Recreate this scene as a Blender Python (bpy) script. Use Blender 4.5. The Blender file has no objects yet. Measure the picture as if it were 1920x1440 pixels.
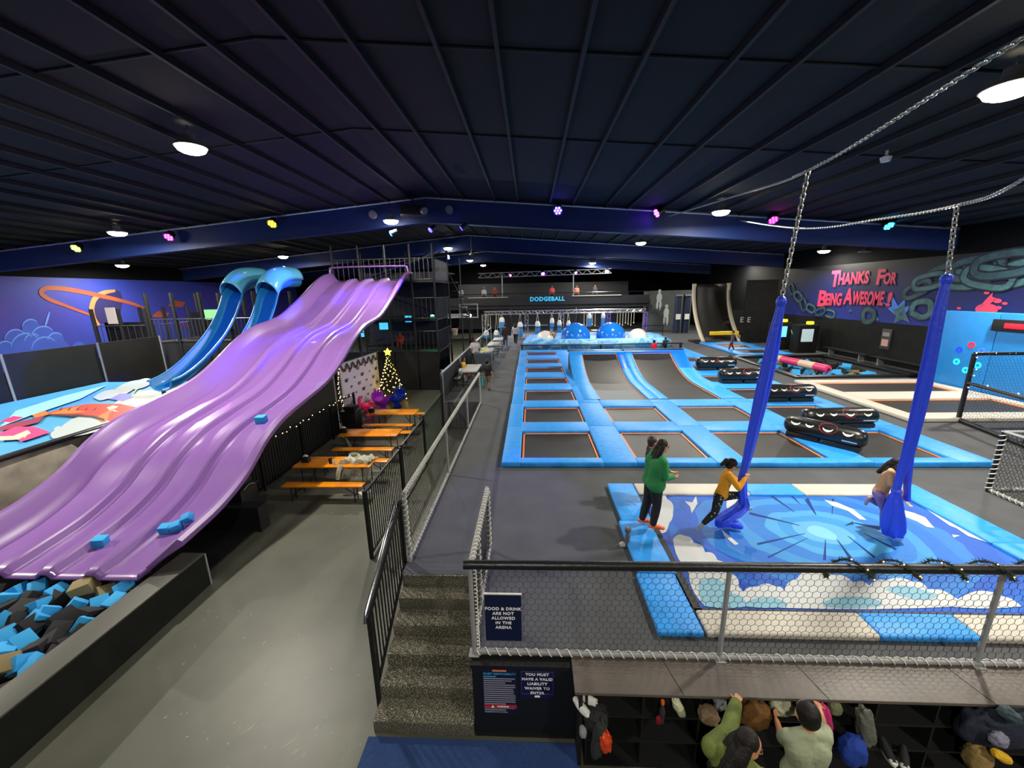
import bpy, bmesh, math, random
from mathutils import Vector, Matrix, noise
from math import sin, cos, pi, radians
random.seed(7)
SC = bpy.context.scene
COL = SC.collection
V = Vector

# ------------------------------------------------------------------ camera
FPX, ROLL, CAMH = 735.0, radians(1.2), 4.1
PITCH, YAW = radians(13.189457), radians(2.852554)
CR = V((cos(YAW), sin(YAW), 0))
CF = V((-sin(YAW)*cos(PITCH), cos(YAW)*cos(PITCH), -sin(PITCH)))
CU = CR.cross(CF)
CAMP = V((0, 0, CAMH))
cam = bpy.data.cameras.new('camera'); camo = bpy.data.objects.new('camera', cam); COL.objects.link(camo)
cam.sensor_width = 36; cam.lens = FPX/1920*36; cam.clip_start = .05; cam.clip_end = 200
_r = CR*cos(ROLL)-CU*sin(ROLL); _u = CR*sin(ROLL)+CU*cos(ROLL)
camo.matrix_world = Matrix(((_r.x, _u.x, -CF.x, 0), (_r.y, _u.y, -CF.y, 0), (_r.z, _u.z, -CF.z, CAMH), (0, 0, 0, 1)))
SC.camera = camo
# ------------------------------------------------------------------ world, exposure
w = bpy.data.worlds.new('world'); SC.world = w; w.use_nodes = True
w.node_tree.nodes['Background'].inputs[0].default_value = (.55, .62, .8, 1)
w.node_tree.nodes['Background'].inputs[1].default_value = .03
SC.view_settings.view_transform = 'Standard'; SC.view_settings.look = 'None'
SC.view_settings.gamma = 1; SC.view_settings.use_curve_mapping = False
SC.view_settings.exposure = 0.85
LAMP_W = 430.0
try:
    SC.cycles.use_denoising = True
    SC.cycles.max_bounces = 6; SC.cycles.diffuse_bounces = 4; SC.cycles.glossy_bounces = 3
    SC.cycles.sample_clamp_indirect = 4
except Exception: pass

# ------------------------------------------------------------------ points seen in a given plane
def ray(px, py):
    x, y = px-960, py-720
    c, s = cos(ROLL), sin(ROLL)
    dx, dy = c*x-s*y, s*x+c*y
    return CR*dx-CU*dy+CF*FPX
def Zp(px, py, z=0.):
    v = ray(px, py); return CAMP+v*((z-CAMH)/v.z)
def Yp(px, py, y):
    v = ray(px, py); return CAMP+v*(y/v.y)
def Xp(px, py, x):
    v = ray(px, py); return CAMP+v*(x/v.x)

# ------------------------------------------------------------------ materials
def lin(h):
    def f(c):
        c /= 255; return c/12.92 if c <= .04045 else ((c+.055)/1.055)**2.4
    return (f(int(h[0:2], 16)), f(int(h[2:4], 16)), f(int(h[4:6], 16)), 1)
MATS = {}
def mat(name, h, rough=.5, metal=0., spec=.5, bump=0., scale=20., var=0., coat=0., emit=0.):
    if name in MATS: return MATS[name]
    m = bpy.data.materials.new(name); m.use_nodes = True; nt = m.node_tree; b = nt.nodes['Principled BSDF']
    b.inputs['Base Color'].default_value = lin(h); b.inputs['Roughness'].default_value = rough
    b.inputs['Metallic'].default_value = metal; b.inputs['Specular IOR Level'].default_value = spec
    b.inputs['Coat Weight'].default_value = coat
    if emit:
        b.inputs['Emission Color'].default_value = lin(h); b.inputs['Emission Strength'].default_value = emit
    if bump or var:
        tc = nt.nodes.new('ShaderNodeTexCoord'); n = nt.nodes.new('ShaderNodeTexNoise')
        n.inputs['Scale'].default_value = scale; n.inputs['Detail'].default_value = 6
        nt.links.new(tc.outputs['Object'], n.inputs['Vector'])
        if bump:
            bp = nt.nodes.new('ShaderNodeBump'); bp.inputs['Strength'].default_value = bump; bp.inputs['Distance'].default_value = .05
            nt.links.new(n.outputs['Fac'], bp.inputs['Height']); nt.links.new(bp.outputs['Normal'], b.inputs['Normal'])
        if var:
            r = nt.nodes.new('ShaderNodeValToRGB'); c = lin(h)
            r.color_ramp.elements[0].position = .3; r.color_ramp.elements[1].position = .7
            r.color_ramp.elements[0].color = tuple(x*(1-var) for x in c[:3])+(1,)
            r.color_ramp.elements[1].color = tuple(min(1, x*(1+var)) for x in c[:3])+(1,)
            nt.links.new(n.outputs['Fac'], r.inputs['Fac']); nt.links.new(r.outputs['Color'], b.inputs['Base Color'])
    MATS[name] = m; return m
def emis(name, h, s): 
    return mat(name, h, .4, emit=s)

BLACK = mat('matt_black', '0c0d0f', .6)
BLKMET = mat('black_metal', '101114', .35, .0, .5)
BLKVIN = mat('black_vinyl', '15171a', .38, bump=.15, scale=9)
BLKBOARD = mat('black_board', '181918', .7, spec=.2, var=.25, scale=3)
NAVYWALL = mat('navy_black_wall', '050609', .85, spec=.15)
GALV = mat('galvanised_steel', 'b9bcc0', .35, .7)
STEEL = mat('chrome_steel', 'd8dade', .18, 1.)
WHITEROPE = mat('white_rope', 'd8d6cc', .7)
GREYTUBE = mat('grey_foam_tube', '8c8e90', .55)
PADBLUE = mat('blue_vinyl_pad', '2b90e4', .48, bump=.28, scale=7, var=.1, spec=.35)
PADBLUE2 = mat('deep_blue_vinyl', '0f6fe0', .33, bump=.1, scale=5)
PADWHITE = mat('cream_vinyl_pad', 'b9b4a9', .5, bump=.2, scale=6, spec=.35)
BED = mat('black_woven_bed', '242321', .5, var=.15, scale=2.2)
ORANGE = mat('orange_webbing', 'e8803a', .5)
TABLE = mat('orange_lacquered_wood', 'e08610', .25, var=.1, scale=4, coat=.3)
PURPLE = mat('purple_gelcoat', '825ba2', .36, coat=.5, spec=.5)
SLIDEBLUE = mat('blue_gelcoat', '1473b8', .4, coat=.3)
SKYGEL = mat('pale_blue_gelcoat', '5fb6dc', .18, coat=.6)
SILK = mat('royal_blue_silk', '2a4cf0', .42, bump=.25, scale=14, spec=.6)
WHITEPL = mat('white_plastic', 'e4e4e0', .4)
CREAM = mat('cream_paint', 'cfc6ae', .5)
GREYPL = mat('grey_plastic', '7c7f80', .5)

# ------------------------------------------------------------------ mesh builder
class MB:
    def __init__(s): s.bm = bmesh.new(); s.mi = 0; s.n = 0
    def _fin(s, faces):
        for f in faces: f.material_index = s.mi
    def box(s, c, d, rz=0., bev=0., M=None):
        m = Matrix.Translation(V(c)) @ (M if M else Matrix.Rotation(rz, 4, 'Z')) @ Matrix.Diagonal((d[0], d[1], d[2], 1))
        g = bmesh.ops.create_cube(s.bm, size=1, matrix=m)
        fs = list({f for v in g['verts'] for f in v.link_faces})
        s._fin(fs)
        if bev:
            es = list({e for v in g['verts'] for e in v.link_edges})
            r = bmesh.ops.bevel(s.bm, geom=es, offset=bev, segments=2, affect='EDGES', profile=.6)
            s._fin(r['faces'])
        return s
    def bar(s, a, b, wx, wz, up=V((0, 0, 1)), bev=0.):
        a, b = V(a), V(b); d = b-a; L = d.length; y = d.normalized()
        x = y.cross(up)
        if x.length < 1e-4: x = y.cross(V((0, 1, 0)))
        x.normalize(); z = x.cross(y)
        M = Matrix(((x.x, y.x, z.x, 0), (x.y, y.y, z.y, 0), (x.z, y.z, z.z, 0), (0, 0, 0, 1)))
        return s.box((a+b)/2, (wx, L, wz), M=M, bev=bev)
    def tube(s, pts, r, n=8, closed=False, cap=True, flat=None):
        pts = [V(p) for p in pts]; N = len(pts)
        rr = r if isinstance(r, (list, tuple)) else [r]*N
        rings = []; px = None
        for i in range(N):
            if closed: t = pts[(i+1) % N]-pts[i-1]
            else: t = pts[min(i+1, N-1)]-pts[max(i-1, 0)]
            if t.length < 1e-9: t = V((0, 0, 1))
            t.normalize()
            if px is None:
                px = t.cross(V((0, 0, 1)))
                if px.length < .05: px = t.cross(V((0, 1, 0)))
                px.normalize()
            else:
                px = px-t*px.dot(t)
                if px.length < 1e-6: px = t.orthogonal()
                px.normalize()
            py = t.cross(px)
            rings.append([s.bm.verts.new(pts[i]+px*cos(2*pi*k/n)*rr[i]+py*sin(2*pi*k/n)*rr[i]) for k in range(n)])
        fs = []
        for i in range(N if closed else N-1):
            A, B = rings[i], rings[(i+1) % N]
            for k in range(n):
                fs.append(s.bm.faces.new((A[k], A[(k+1) % n], B[(k+1) % n], B[k])))
        if cap and not closed:
            fs.append(s.bm.faces.new(list(reversed(rings[0])))); fs.append(s.bm.faces.new(rings[-1]))
        s._fin(fs); return s
    def cyl(s, a, b, r, r2=None, n=14): return s.tube([a, b], [r, r if r2 is None else r2], n)
    def sphere(s, c, r, u=16, v=10, M=None):
        r = r if isinstance(r, (tuple, list)) else (r, r, r)
        m = Matrix.Translation(V(c)) @ (M if M else Matrix()) @ Matrix.Diagonal((*r, 1))
        g = bmesh.ops.create_uvsphere(s.bm, u_segments=u, v_segments=v, radius=1, matrix=m)
        s._fin(list({f for q in g['verts'] for f in q.link_faces})); return s
    def lathe(s, prof, c, n=24, M=None):
        rows = []
        for (r, z) in prof:
            row = []
            for k in range(n):
                p = V((r*cos(2*pi*k/n), r*sin(2*pi*k/n), z))
                if M: p = M @ p
                row.append(V(c)+p)
            rows.append(row)
        return s.grid(rows, wrap=True)
    def grid(s, rows, wrap=False):
        vs = [[s.bm.verts.new(p) for p in r] for r in rows]; fs = []
        for i in range(len(vs)-1):
            n = len(vs[i])
            for k in range(n if wrap else n-1):
                fs.append(s.bm.faces.new((vs[i][k], vs[i][(k+1) % n], vs[i+1][(k+1) % n], vs[i+1][k])))
        s._fin(fs); return s
    def poly(s, pts):
        s._fin([s.bm.faces.new([s.bm.verts.new(V(p)) for p in pts])]); return s
    def prism(s, pts, vec):
        a = [s.bm.verts.new(V(p)) for p in pts]; b = [s.bm.verts.new(V(p)+V(vec)) for p in pts]; n = len(a)
        fs = [s.bm.faces.new(list(reversed(a))), s.bm.faces.new(b)]
        for k in range(n): fs.append(s.bm.faces.new((a[k], a[(k+1) % n], b[(k+1) % n], b[k])))
        s._fin(fs); return s
    def build(s, name, m, parent=None, smooth=True, ang=38, tri=False):
        bmesh.ops.recalc_face_normals(s.bm, faces=s.bm.faces[:])
        if tri: bmesh.ops.triangulate(s.bm, faces=s.bm.faces[:])
        me = bpy.data.meshes.new(name); s.bm.to_mesh(me); s.bm.free()
        return link(name, me, m, parent, smooth, ang)
def link(name, me, m, parent=None, smooth=True, ang=38):
    for x in (m if isinstance(m, (list, tuple)) else [m]): me.materials.append(x)
    if smooth:
        me.polygons.foreach_set('use_smooth', [True]*len(me.polygons))
        if ang: me.set_sharp_from_angle(angle=radians(ang))
    o = bpy.data.objects.new(name, me); COL.objects.link(o)
    if parent is not None: setpar(o, parent)
    return o
def setpar(o, p):
    o.parent = p
    if p.type == 'EMPTY': o.matrix_parent_inverse = Matrix.Translation(-p.location)
def tag(o, label, cat, group=None, kind=None):
    o['label'] = label; o['category'] = cat
    if group: o['group'] = group
    if kind: o['kind'] = kind
    return o
def thing(name, label, cat, loc=(0, 0, 0), group=None):
    o = bpy.data.objects.new(name, None); o.empty_display_size = .1; COL.objects.link(o); o.location = loc
    return tag(o, label, cat, group)
def struct(o): o['kind'] = 'structure'; return o
def dup(o, parent=None, loc=None, rz=None, label=None, group=None):
    c = o.copy(); COL.objects.link(c)
    if parent is not None: c.parent = parent
    if loc is not None: c.location = loc
    if rz is not None: c.rotation_euler = (0, 0, rz)
    if label: c['label'] = label
    if group: c['group'] = group
    for ch in list(o.children): dup(ch, c)
    return c
def text(name, s, size, m, parent, M, bold=.0, extrude=.002, align='CENTER', space=1., shear=0., line=.9):
    cu = bpy.data.curves.new(name, 'FONT'); cu.body = s; cu.size = size; cu.align_x = align; cu.align_y = 'CENTER'
    cu.offset = bold; cu.extrude = extrude; cu.space_character = space; cu.shear = shear; cu.space_line = line
    cu.resolution_u = 3
    t = bpy.data.objects.new(name, cu); COL.objects.link(t)
    dg = bpy.context.evaluated_depsgraph_get(); me = bpy.data.meshes.new_from_object(t.evaluated_get(dg))
    bpy.data.objects.remove(t); bpy.data.curves.remove(cu)
    me.transform(M); me.name = name
    me.materials.clear()
    return link(name, me, m, parent, False)
def frame(o, x, y):
    x, y = V(x).normalized(), V(y).normalized(); z = x.cross(y); o = V(o)
    return Matrix(((x.x, y.x, z.x, o.x), (x.y, y.y, z.y, o.y), (x.z, y.z, z.z, o.z), (0, 0, 0, 1)))
def hexnet(mb, o, u, v, W, Hh, cell, th, skew=0.):
    """hexagonal net: honeycomb of thin three-sided strands filling W x Hh"""
    o, u, v = V(o), V(u).normalized(), V(v).normalized(); nrm = u.cross(v)
    s = cell/math.sqrt(3); done = set()
    def P(x, y): return o+u*min(max(x, 0), W)+v*min(max(y, 0), Hh)
    def seg(x0, y0, x1, y1):
        k = (round((x0+x1)*500), round((y0+y1)*500))
        if k in done: return
        done.add(k)
        if max(y0, y1) > Hh+s or min(x0, x1) < -cell or max(x0, x1) > W+cell: return
        a, b = P(x0, y0), P(x1, y1); d = b-a
        if d.length < th*1.5: return
        e = d.normalized().cross(nrm)*th; n2 = nrm*th
        A = [mb.bm.verts.new(a+q) for q in (e, -e*.5+n2*.87, -e*.5-n2*.87)]
        B = [mb.bm.verts.new(b+q) for q in (e, -e*.5+n2*.87, -e*.5-n2*.87)]
        for i in range(3): mb.bm.faces.new((A[i], A[(i+1) % 3], B[(i+1) % 3], B[i])).material_index = mb.mi
    rows = int(Hh/(1.5*s))+2; cols = int(W/cell)+2
    for r in range(rows):
        for c in range(cols):
            cx = c*cell+(cell/2 if r % 2 else 0); cy = r*1.5*s
            q = [(cx+s*sin(pi/3*k), cy+s*cos(pi/3*k)) for k in range(6)]
            for k in range(6):
                a, b = q[k], q[(k+1) % 6]; seg(a[0], a[1], b[0], b[1])
def lacing(mb, a, b, r, pitch, th, n=6):
    """a rope spiralling round a rail"""
    a, b = V(a), V(b); d = (b-a); L = d.length; t = d.normalized(); x = t.orthogonal().normalized(); y = t.cross(x)
    N = max(8, int(L/pitch*8)); pts = []
    for i in range(N+1):
        q = 2*pi*i/8; pts.append(a+t*(L*i/N)+x*cos(q)*r+y*sin(q)*r)
    mb.tube(pts, th, n)
def spline(P, n):
    """smooth curve through the points"""
    P = [V(p) for p in P]; out = []
    Q = [P[0]*2-P[1]]+P+[P[-1]*2-P[-2]]
    m = len(P)-1
    for i in range(n+1):
        t = i/n*m; k = min(int(t), m-1); f = t-k
        a, b, c, d = Q[k], Q[k+1], Q[k+2], Q[k+3]
        out.append(.5*((2*b)+(c-a)*f+(2*a-5*b+4*c-d)*f*f+(3*b-a-3*c+d)*f**3))
    return out

# ------------------------------------------------------------------ hall lamps (the main light)
LAMPGLOW = emis('lamp_glow', 'fff2d8', 30)
def roofz(x): return 8.4-.083*abs(x+4.6)
def hall_lamp(x, y, z, label, k=1.):
    t = thing('high_bay_lamp', label, 'ceiling lamp', (x, y, z+.3), 'round high bay lamps under the roof')
    m = MB(); m.lathe([(.05, .28), (.12, .26), (.14, .1), (.3, .06), (.34, 0), (.32, -.01)], (x, y, z), 24); m.build('lamp_housing', GREYPL, t)
    m = MB(); m.lathe([(.31, .0), (.305, -.03), (.27, -.085), (.19, -.125), (.08, -.145), (.001, -.148)], (x, y, z), 24); m.build('lamp_lens', LAMPGLOW, t)
    m = MB(); m.cyl((x, y, z+.27), (x, y, roofz(x)-.05), .012, n=6); m.build('lamp_rod', BLKMET, t)
    L = bpy.data.lights.new('lamp_light', 'AREA'); L.shape = 'DISK'; L.size = .34; L.energy = LAMP_W*k; L.color = (1, .94, .82)
    o = bpy.data.objects.new('lamp_light', L); COL.objects.link(o); o.location = (x, y, z-.17); setpar(o, t)
    return t
LAMPS = [
 (-8.0, 9.98, 7.6, 'large glaring round lamp above the purple slide, upper left of photo', 1.0),
 (7.27, 7.11, 6.95, 'glaring round lamp at the upper right corner above the chains', 1.0),
 (-17.27, 16.7, 6.87, 'bright round lamp at left between green and magenta stage lights', 1.),
 (*Yp(733, 414, 18.2), 'bright round lamp beside the black projector under the ridge', .6),
 (7.39, 16.6, 6.96, 'bright round lamp beside the far end of upper chain', 1.),
 (-17.33, 28.15, 6.87, 'round lamp seen just above the twin blue slide hoods', 1.),
 (-25.0, 24.0, 6.2, 'small round lamp above the ringed planet mural', .7),
 (*Yp(840, 465, 30.2), 'round lamp under second roof beam, left of the ridge', .9),
 (*Yp(881, 488, 41.5), 'small round lamp, nearer one of the two just left of the stage truss', .7),
 (*Yp(906, 497, 47.5), 'small round lamp, farther one of the two just left of the stage truss', .5),
 (7.05, 26.6, 6.98, 'round lamp right of centre on the second roof beam', .9),
 (6.95, 36.2, 7.0, 'small round lamp above the right end of stage truss', .8),
 (*Yp(1111, 493, 42.2), 'tiny far round lamp left of the white stage flood', .6),
 (17.6, 25.5, 6.13, 'round lamp above the painted lettering on right wall', .4),
 (17.6, 35.1, 6.13, 'small round lamp above the black climbing wall', .7),
 (7.3, -2.4, 7.0, 'round hall lamp behind the viewer, right row', .7),
 (-.5, -3.6, 7.4, 'added unseen fill lamp behind the viewer near the ridge', .6),  # added out of view to brighten the signs and steps from the front
 (-17.3, 5.0, 6.85, 'round hall lamp outside the frame on the left', 2.0),
 (16.0, 13.5, 6.3, 'round hall lamp outside the frame on the right', .9),
 (16.0, 3.0, 6.3, 'round hall lamp outside the frame, far right front', .8),
 (-25.0, 13.0, 6.0, 'round hall lamp outside the frame over the left mural', .8)]
for a in LAMPS: hall_lamp(*a)
# ================================================================== THE SHELL
def floor_mat(name, h, rough, scuff, vs=1.2, fleck=0.):
    m = bpy.data.materials.new(name); m.use_nodes = True; nt = m.node_tree; b = nt.nodes['Principled BSDF']
    N = nt.nodes.new; L = nt.links.new
    tc = N('ShaderNodeTexCoord'); n = N('ShaderNodeTexNoise'); n.inputs['Scale'].default_value = vs; n.inputs['Detail'].default_value = 8
    L(tc.outputs['Object'], n.inputs['Vector'])
    r = N('ShaderNodeValToRGB'); c = lin(h)
    r.color_ramp.elements[0].position = .3; r.color_ramp.elements[1].position = .72
    r.color_ramp.elements[0].color = tuple(x*.82 for x in c[:3])+(1,); r.color_ramp.elements[1].color = tuple(x*1.15 for x in c[:3])+(1,)
    L(n.outputs['Fac'], r.inputs['Fac'])
    f = N('ShaderNodeTexNoise'); f.inputs['Scale'].default_value = 90 if fleck else 7; f.inputs['Detail'].default_value = 3
    L(tc.outputs['Object'], f.inputs['Vector'])
    rr = N('ShaderNodeValToRGB'); rr.color_ramp.elements[0].position = .52 if fleck else .70; rr.color_ramp.elements[1].position = .68 if fleck else .78
    L(f.outputs['Fac'], rr.inputs['Fac'])
    mx = N('ShaderNodeMix'); mx.data_type = 'RGBA'; mx.inputs[7].default_value = lin(scuff)
    mul = N('ShaderNodeMath'); mul.operation = 'MULTIPLY'; mul.inputs[1].default_value = fleck or .25
    L(rr.outputs['Color'], mul.inputs[0]); L(mul.outputs[0], mx.inputs[0]); L(r.outputs['Color'], mx.inputs[6]); L(mx.outputs[2], b.inputs['Base Color'])
    b.inputs['Roughness'].default_value = rough
    bp = N('ShaderNodeBump'); bp.inputs['Strength'].default_value = .12; bp.inputs['Distance'].default_value = .02
    L(n.outputs['Fac'], bp.inputs['Height']); L(bp.outputs['Normal'], b.inputs['Normal'])
    return m
RUBBER = floor_mat('black_rubber_floor', '54564b', .42, '8a8a84')
CARPET = floor_mat('arena_grey_carpet', '45474a', .85, '5c5e68', 1.5, .35)
STEPCARPET = floor_mat('flecked_step_carpet', '403e36', .9, 'cfc9ae', 3., .85)
BLUECARPET = floor_mat('blue_carpet', '1d3a6e', .9, '3a5a90', 3., .4)

m = MB(); m.box((-4, 21, -1.15), (47, 64, .1)); fl = struct(m.build('floor', RUBBER, None))
m = MB(); rs = random.Random(12)
for (x, y, l_, a_) in [(470, 1365, .28, .9), (545, 1392, .34, .8), (556, 1408, .15, .8), (594, 1365, .16, .9), (498, 1282, .06, 1.2), (390, 1145, .05, 1.8), (495, 1205, .08, 1.3), (612, 1345, .05, 1), (310, 1345, .05, 1), (440, 1355, .07, 1), (610, 965, .12, .9), (622, 962, .12, .9), (655, 965, .14, .9), (645, 990, .1, .9), (560, 1190, .05, 1)]+[(rs.uniform(330, 680), rs.uniform(960, 1420), rs.uniform(.015, .05), rs.uniform(.3, 1.6)) for _ in range(30)]:
    c = Zp(x, y, -1.098); d = V((cos(a_), sin(a_), 0))*l_/2; n_ = V((-d.y, d.x, 0)).normalized()*.006
    m.poly([c-d, c-n_, c+d, c+n_])
m.build('scuff_marks', mat('pale_scuff', 'b4b2a4', .7), fl)
# arena platform with the foam pit left open, as one slab
m = MB(); TH = 1.06
def slab(x0, x1, y0, y1, z1=0., z0=-TH): m.box(((x0+x1)/2, (y0+y1)/2, (z0+z1)/2), (x1-x0, y1-y0, z1-z0))
slab(-1.97, 18.6, 5.02, 14.5); slab(-.70, 18.6, 3.72, 5.02); slab(-3.45, 18.6, 14.5, 18.25); slab(-3.45, 12.25, 18.25, 24.); slab(17.5, 18.6, 18.25, 24.); slab(-3.45, 18.6, 24., 51.9)
slab(12.25, 17.5, 18.25, 24., -.55)
ar = struct(m.build('floor', CARPET, None))
# blue carpet in front of the steps
m = MB(); m.box((-.75, 2.2, -1.09), (2.5, 2.7, .012)); struct(m.build('floor', BLUECARPET, None))

# ceiling: two roof slopes, purlins, three rafters
CEIL = mat('dark_roof_lining', '0c0f10', .85, var=.15, scale=.6)
CEIL_BLUELIT = mat('blue_lit_roof_lining', '080d1c', .85, var=.15, scale=.6)  # blue LED wash on the farther roof, put into the lining colour
PURL = mat('purlin_steel', '14171a', .7)
RAFT = mat('navy_rafter_paint', '0a2864', .6, var=.12, scale=.8)
m = MB()
for s_, x1 in ((-1, -28.), (1, 19.)):
    m.mi = 0; m.prism([(-4.6, -7, roofz(-4.6)), (x1, -7, roofz(x1)), (x1, 11.4, roofz(x1)), (-4.6, 11.4, roofz(-4.6))], (0, 0, .12))
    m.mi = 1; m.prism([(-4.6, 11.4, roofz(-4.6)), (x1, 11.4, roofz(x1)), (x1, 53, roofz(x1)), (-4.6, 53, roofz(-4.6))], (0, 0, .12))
ce = struct(m.build('ceiling', [CEIL, CEIL_BLUELIT], None, smooth=False))
x, kk = -27.9, 0
while x < 18.5:
    m = MB(); m.box((x, 23, roofz(x)-.07), (.07, 60, .12)); m.build('purlin', PURL, ce); x += (1.0, 1.4)[kk % 2]; kk += 1
for y in (2.6, 4.6, 7.6, 11.4):   # thin tie rods under the lining
    m = MB(); m.tube([(-28, y, roofz(-28)-.02), (-4.6, y, roofz(-4.6)-.02), (18.6, y, roofz(18.6)-.02)], .025, 6); m.build('tie_rod', PURL, ce)
for i, y in enumerate((19., 31., 43.)):
    m = MB()
    for xa, xb in ((-4.6, -27.9), (-4.6, 18.9)):
        da, db = 1.12, .98
        m.prism([(xa, y-.12, roofz(xa)), (xb, y-.12, roofz(xb)), (xb, y-.12, roofz(xb)-db), (xa, y-.12, roofz(xa)-da)], (0, .24, 0))
        m.prism([(xa, y-.2, roofz(xa)-da), (xb, y-.2, roofz(xb)-db), (xb, y-.2, roofz(xb)-db-.02), (xa, y-.2, roofz(xa)-da-.02)], (0, .4, 0))
    r = m.build('rafter', RAFT, ce, smooth=False)
    m = MB(); m.tube([(-27.8, y-.28, roofz(-27.8)-.14), (-4.6, y-.28, roofz(-4.6)-.12), (18.4, y-.28, roofz(18.4)-.14)], .045, 8); m.build('conduit', GALV, r)

# walls
def muralmat(name, stops, sc=.25, seed=0.):
    m = bpy.data.materials.new(name); m.use_nodes = True; nt = m.node_tree; b = nt.nodes['Principled BSDF']; N = nt.nodes.new; L = nt.links.new
    tc = N('ShaderNodeTexCoord'); mp = N('ShaderNodeMapping'); mp.inputs['Location'].default_value = (seed, seed, 0)
    n = N('ShaderNodeTexNoise'); n.inputs['Scale'].default_value = sc; n.inputs['Detail'].default_value = 5; n.inputs['Distortion'].default_value = .6
    L(tc.outputs['Object'], mp.inputs['Vector']); L(mp.outputs['Vector'], n.inputs['Vector'])
    r = N('ShaderNodeValToRGB'); r.color_ramp.elements.remove(r.color_ramp.elements[0])
    r.color_ramp.elements[0].position = stops[0][0]; r.color_ramp.elements[0].color = lin(stops[0][1])
    for p, h in stops[1:]:
        e = r.color_ramp.elements.new(p); e.color = lin(h)
    L(n.outputs['Fac'], r.inputs['Fac']); L(r.outputs['Color'], b.inputs['Base Color']); b.inputs['Roughness'].default_value = .6
    return m
MURALL = muralmat('painted_blue_purple_sky', [(.2, '16246e'), (.45, '2a3aa0'), (.55, '332f96'), (.7, '5a2f9a'), (.85, '7a3aa8')], .12)
MURALR0 = muralmat('painted_navy_night_sky', [(.25, '0a1038'), (.5, '161f70'), (.62, '1c2a90'), (.8, '2a3bb0')], .22, 3.)
m = MB(); m.box((-27.5, 22, 2.8), (.2, 60, 8.0)); wl = struct(m.build('wall_left', NAVYWALL, None))
m = MB(); m.box((-27.38, 26, 3.0), (.04, 40, 4.9)); m.build('mural_painting', MURALL, wl)
m = MB(); m.box((-4.3, 52, 3.6), (46.4, .2, 9.4)); struct(m.build('wall_back', NAVYWALL, None))
m = MB(); m.box((18.7, 22, 2.7), (.2, 60, 7.7)); wr = struct(m.build('wall_right', NAVYWALL, None))
def gradmural():
    m = bpy.data.materials.new('painted_night_sky'); m.use_nodes = True; nt = m.node_tree; b = nt.nodes['Principled BSDF']; N = nt.nodes.new; L = nt.links.new
    tc = N('ShaderNodeTexCoord'); s = N('ShaderNodeSeparateXYZ'); L(tc.outputs['Object'], s.inputs[0])
    n = N('ShaderNodeTexNoise'); n.inputs['Scale'].default_value = .5; n.inputs['Detail'].default_value = 4; L(tc.outputs['Object'], n.inputs['Vector'])
    a = N('ShaderNodeMath'); a.operation = 'MULTIPLY_ADD'; a.inputs[1].default_value = 1.4; L(n.outputs['Fac'], a.inputs[0]); L(s.outputs[2], a.inputs[2])
    mr = N('ShaderNodeMapRange'); mr.inputs[1].default_value = 2.8; mr.inputs[2].default_value = 5.6; L(a.outputs[0], mr.inputs[0])
    r = N('ShaderNodeValToRGB'); r.color_ramp.elements[0].color = lin('16298c'); r.color_ramp.elements[1].color = lin('06070d'); e = r.color_ramp.elements.new(.4); e.color = lin('121c62')
    L(mr.outputs[0], r.inputs['Fac']); L(r.outputs['Color'], b.inputs['Base Color']); b.inputs['Roughness'].default_value = .6; return m
MURALR = gradmural()
m = MB(); m.box((18.58, 17.9, 3.72), (.04, 24.7, 3.15)); m.build('mural_painting', MURALR, wr)
m = MB(); m.box((18.57, 21.5, 1.07), (.06, 31.8, 2.14)); m.build('black_boarding', BLKBOARD, wr)
XR = 18.55
LETTER = mat('mural_pink_red', 'd8365c', .6); LETSH = mat('mural_dark_shadow', '240a2a', .6)
TEAL = mat('mural_teal_grey', '3b6266', .6, var=.4, scale=3.5); TEALD = mat('mural_dark_teal', '274a66', .6); SPLAT = mat('mural_pink_splat', 'e8486c', .6)
ICE = mat('mural_ice_blue', '3f78d8', .6, var=.2, scale=2)
def wallpoint(px, py, dx=0.): return Xp(px, py, XR-.004-dx*.35)
# letters: each word placed on the wall; on this wall text runs towards -Y
def word(s, px0, px1, py0, py1, tilt, m_, d, name):
    a, b = wallpoint(px0, py1, d), wallpoint(px1, py1, d); t_ = wallpoint(px0, py0, d)
    W = abs(a.y-b.y); Hh = t_.z-a.z
    ax = V((0, -1, 0))*cos(tilt)+V((0, 0, 1))*sin(tilt); ay = V((0, 0, 1))*cos(tilt)-V((0, -1, 0))*sin(tilt)
    c = (a+b)/2+V((0, 0, Hh*.5))
    o = text(name, s, 1., m_, None, Matrix(), bold=.034, extrude=.004)
    xs = [v.co.x for v in o.data.vertices]; ys = [v.co.y for v in o.data.vertices]
    sx, sy = W/(max(xs)-min(xs)), Hh/(max(ys)-min(ys)); cx, cy = (max(xs)+min(xs))/2, (max(ys)+min(ys))/2
    F = frame(c, ax, ay) @ Matrix.Diagonal((sx, sy, 1, 1)) @ Matrix.Translation((-cx, -cy, 0))
    o.data.transform(F); setpar(o, wr); return o
for (s, a, b, c, d, t) in (('T', 1556, 1572, 508, 538, .0), ('HANKS', 1571, 1627, 511, 533, .03), ('F', 1642, 1656, 505, 534, .0), ('OR', 1655, 1679, 511, 533, .02),
                           ('B', 1532, 1548, 545, 575, -.02), ('EING', 1547, 1576, 550, 573, .02), ('A', 1580, 1597, 541, 571, .0), ('WESOME', 1596, 1655, 547, 572, .0), ('!', 1661, 1669, 548, 575, -.08)):
    word(s, a+1.5, b+1.5, c+2, d+2, t, LETSH, .012, 'lettering_shadow'); word(s, a, b, c, d, t, LETTER, .024, 'lettering')
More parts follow.
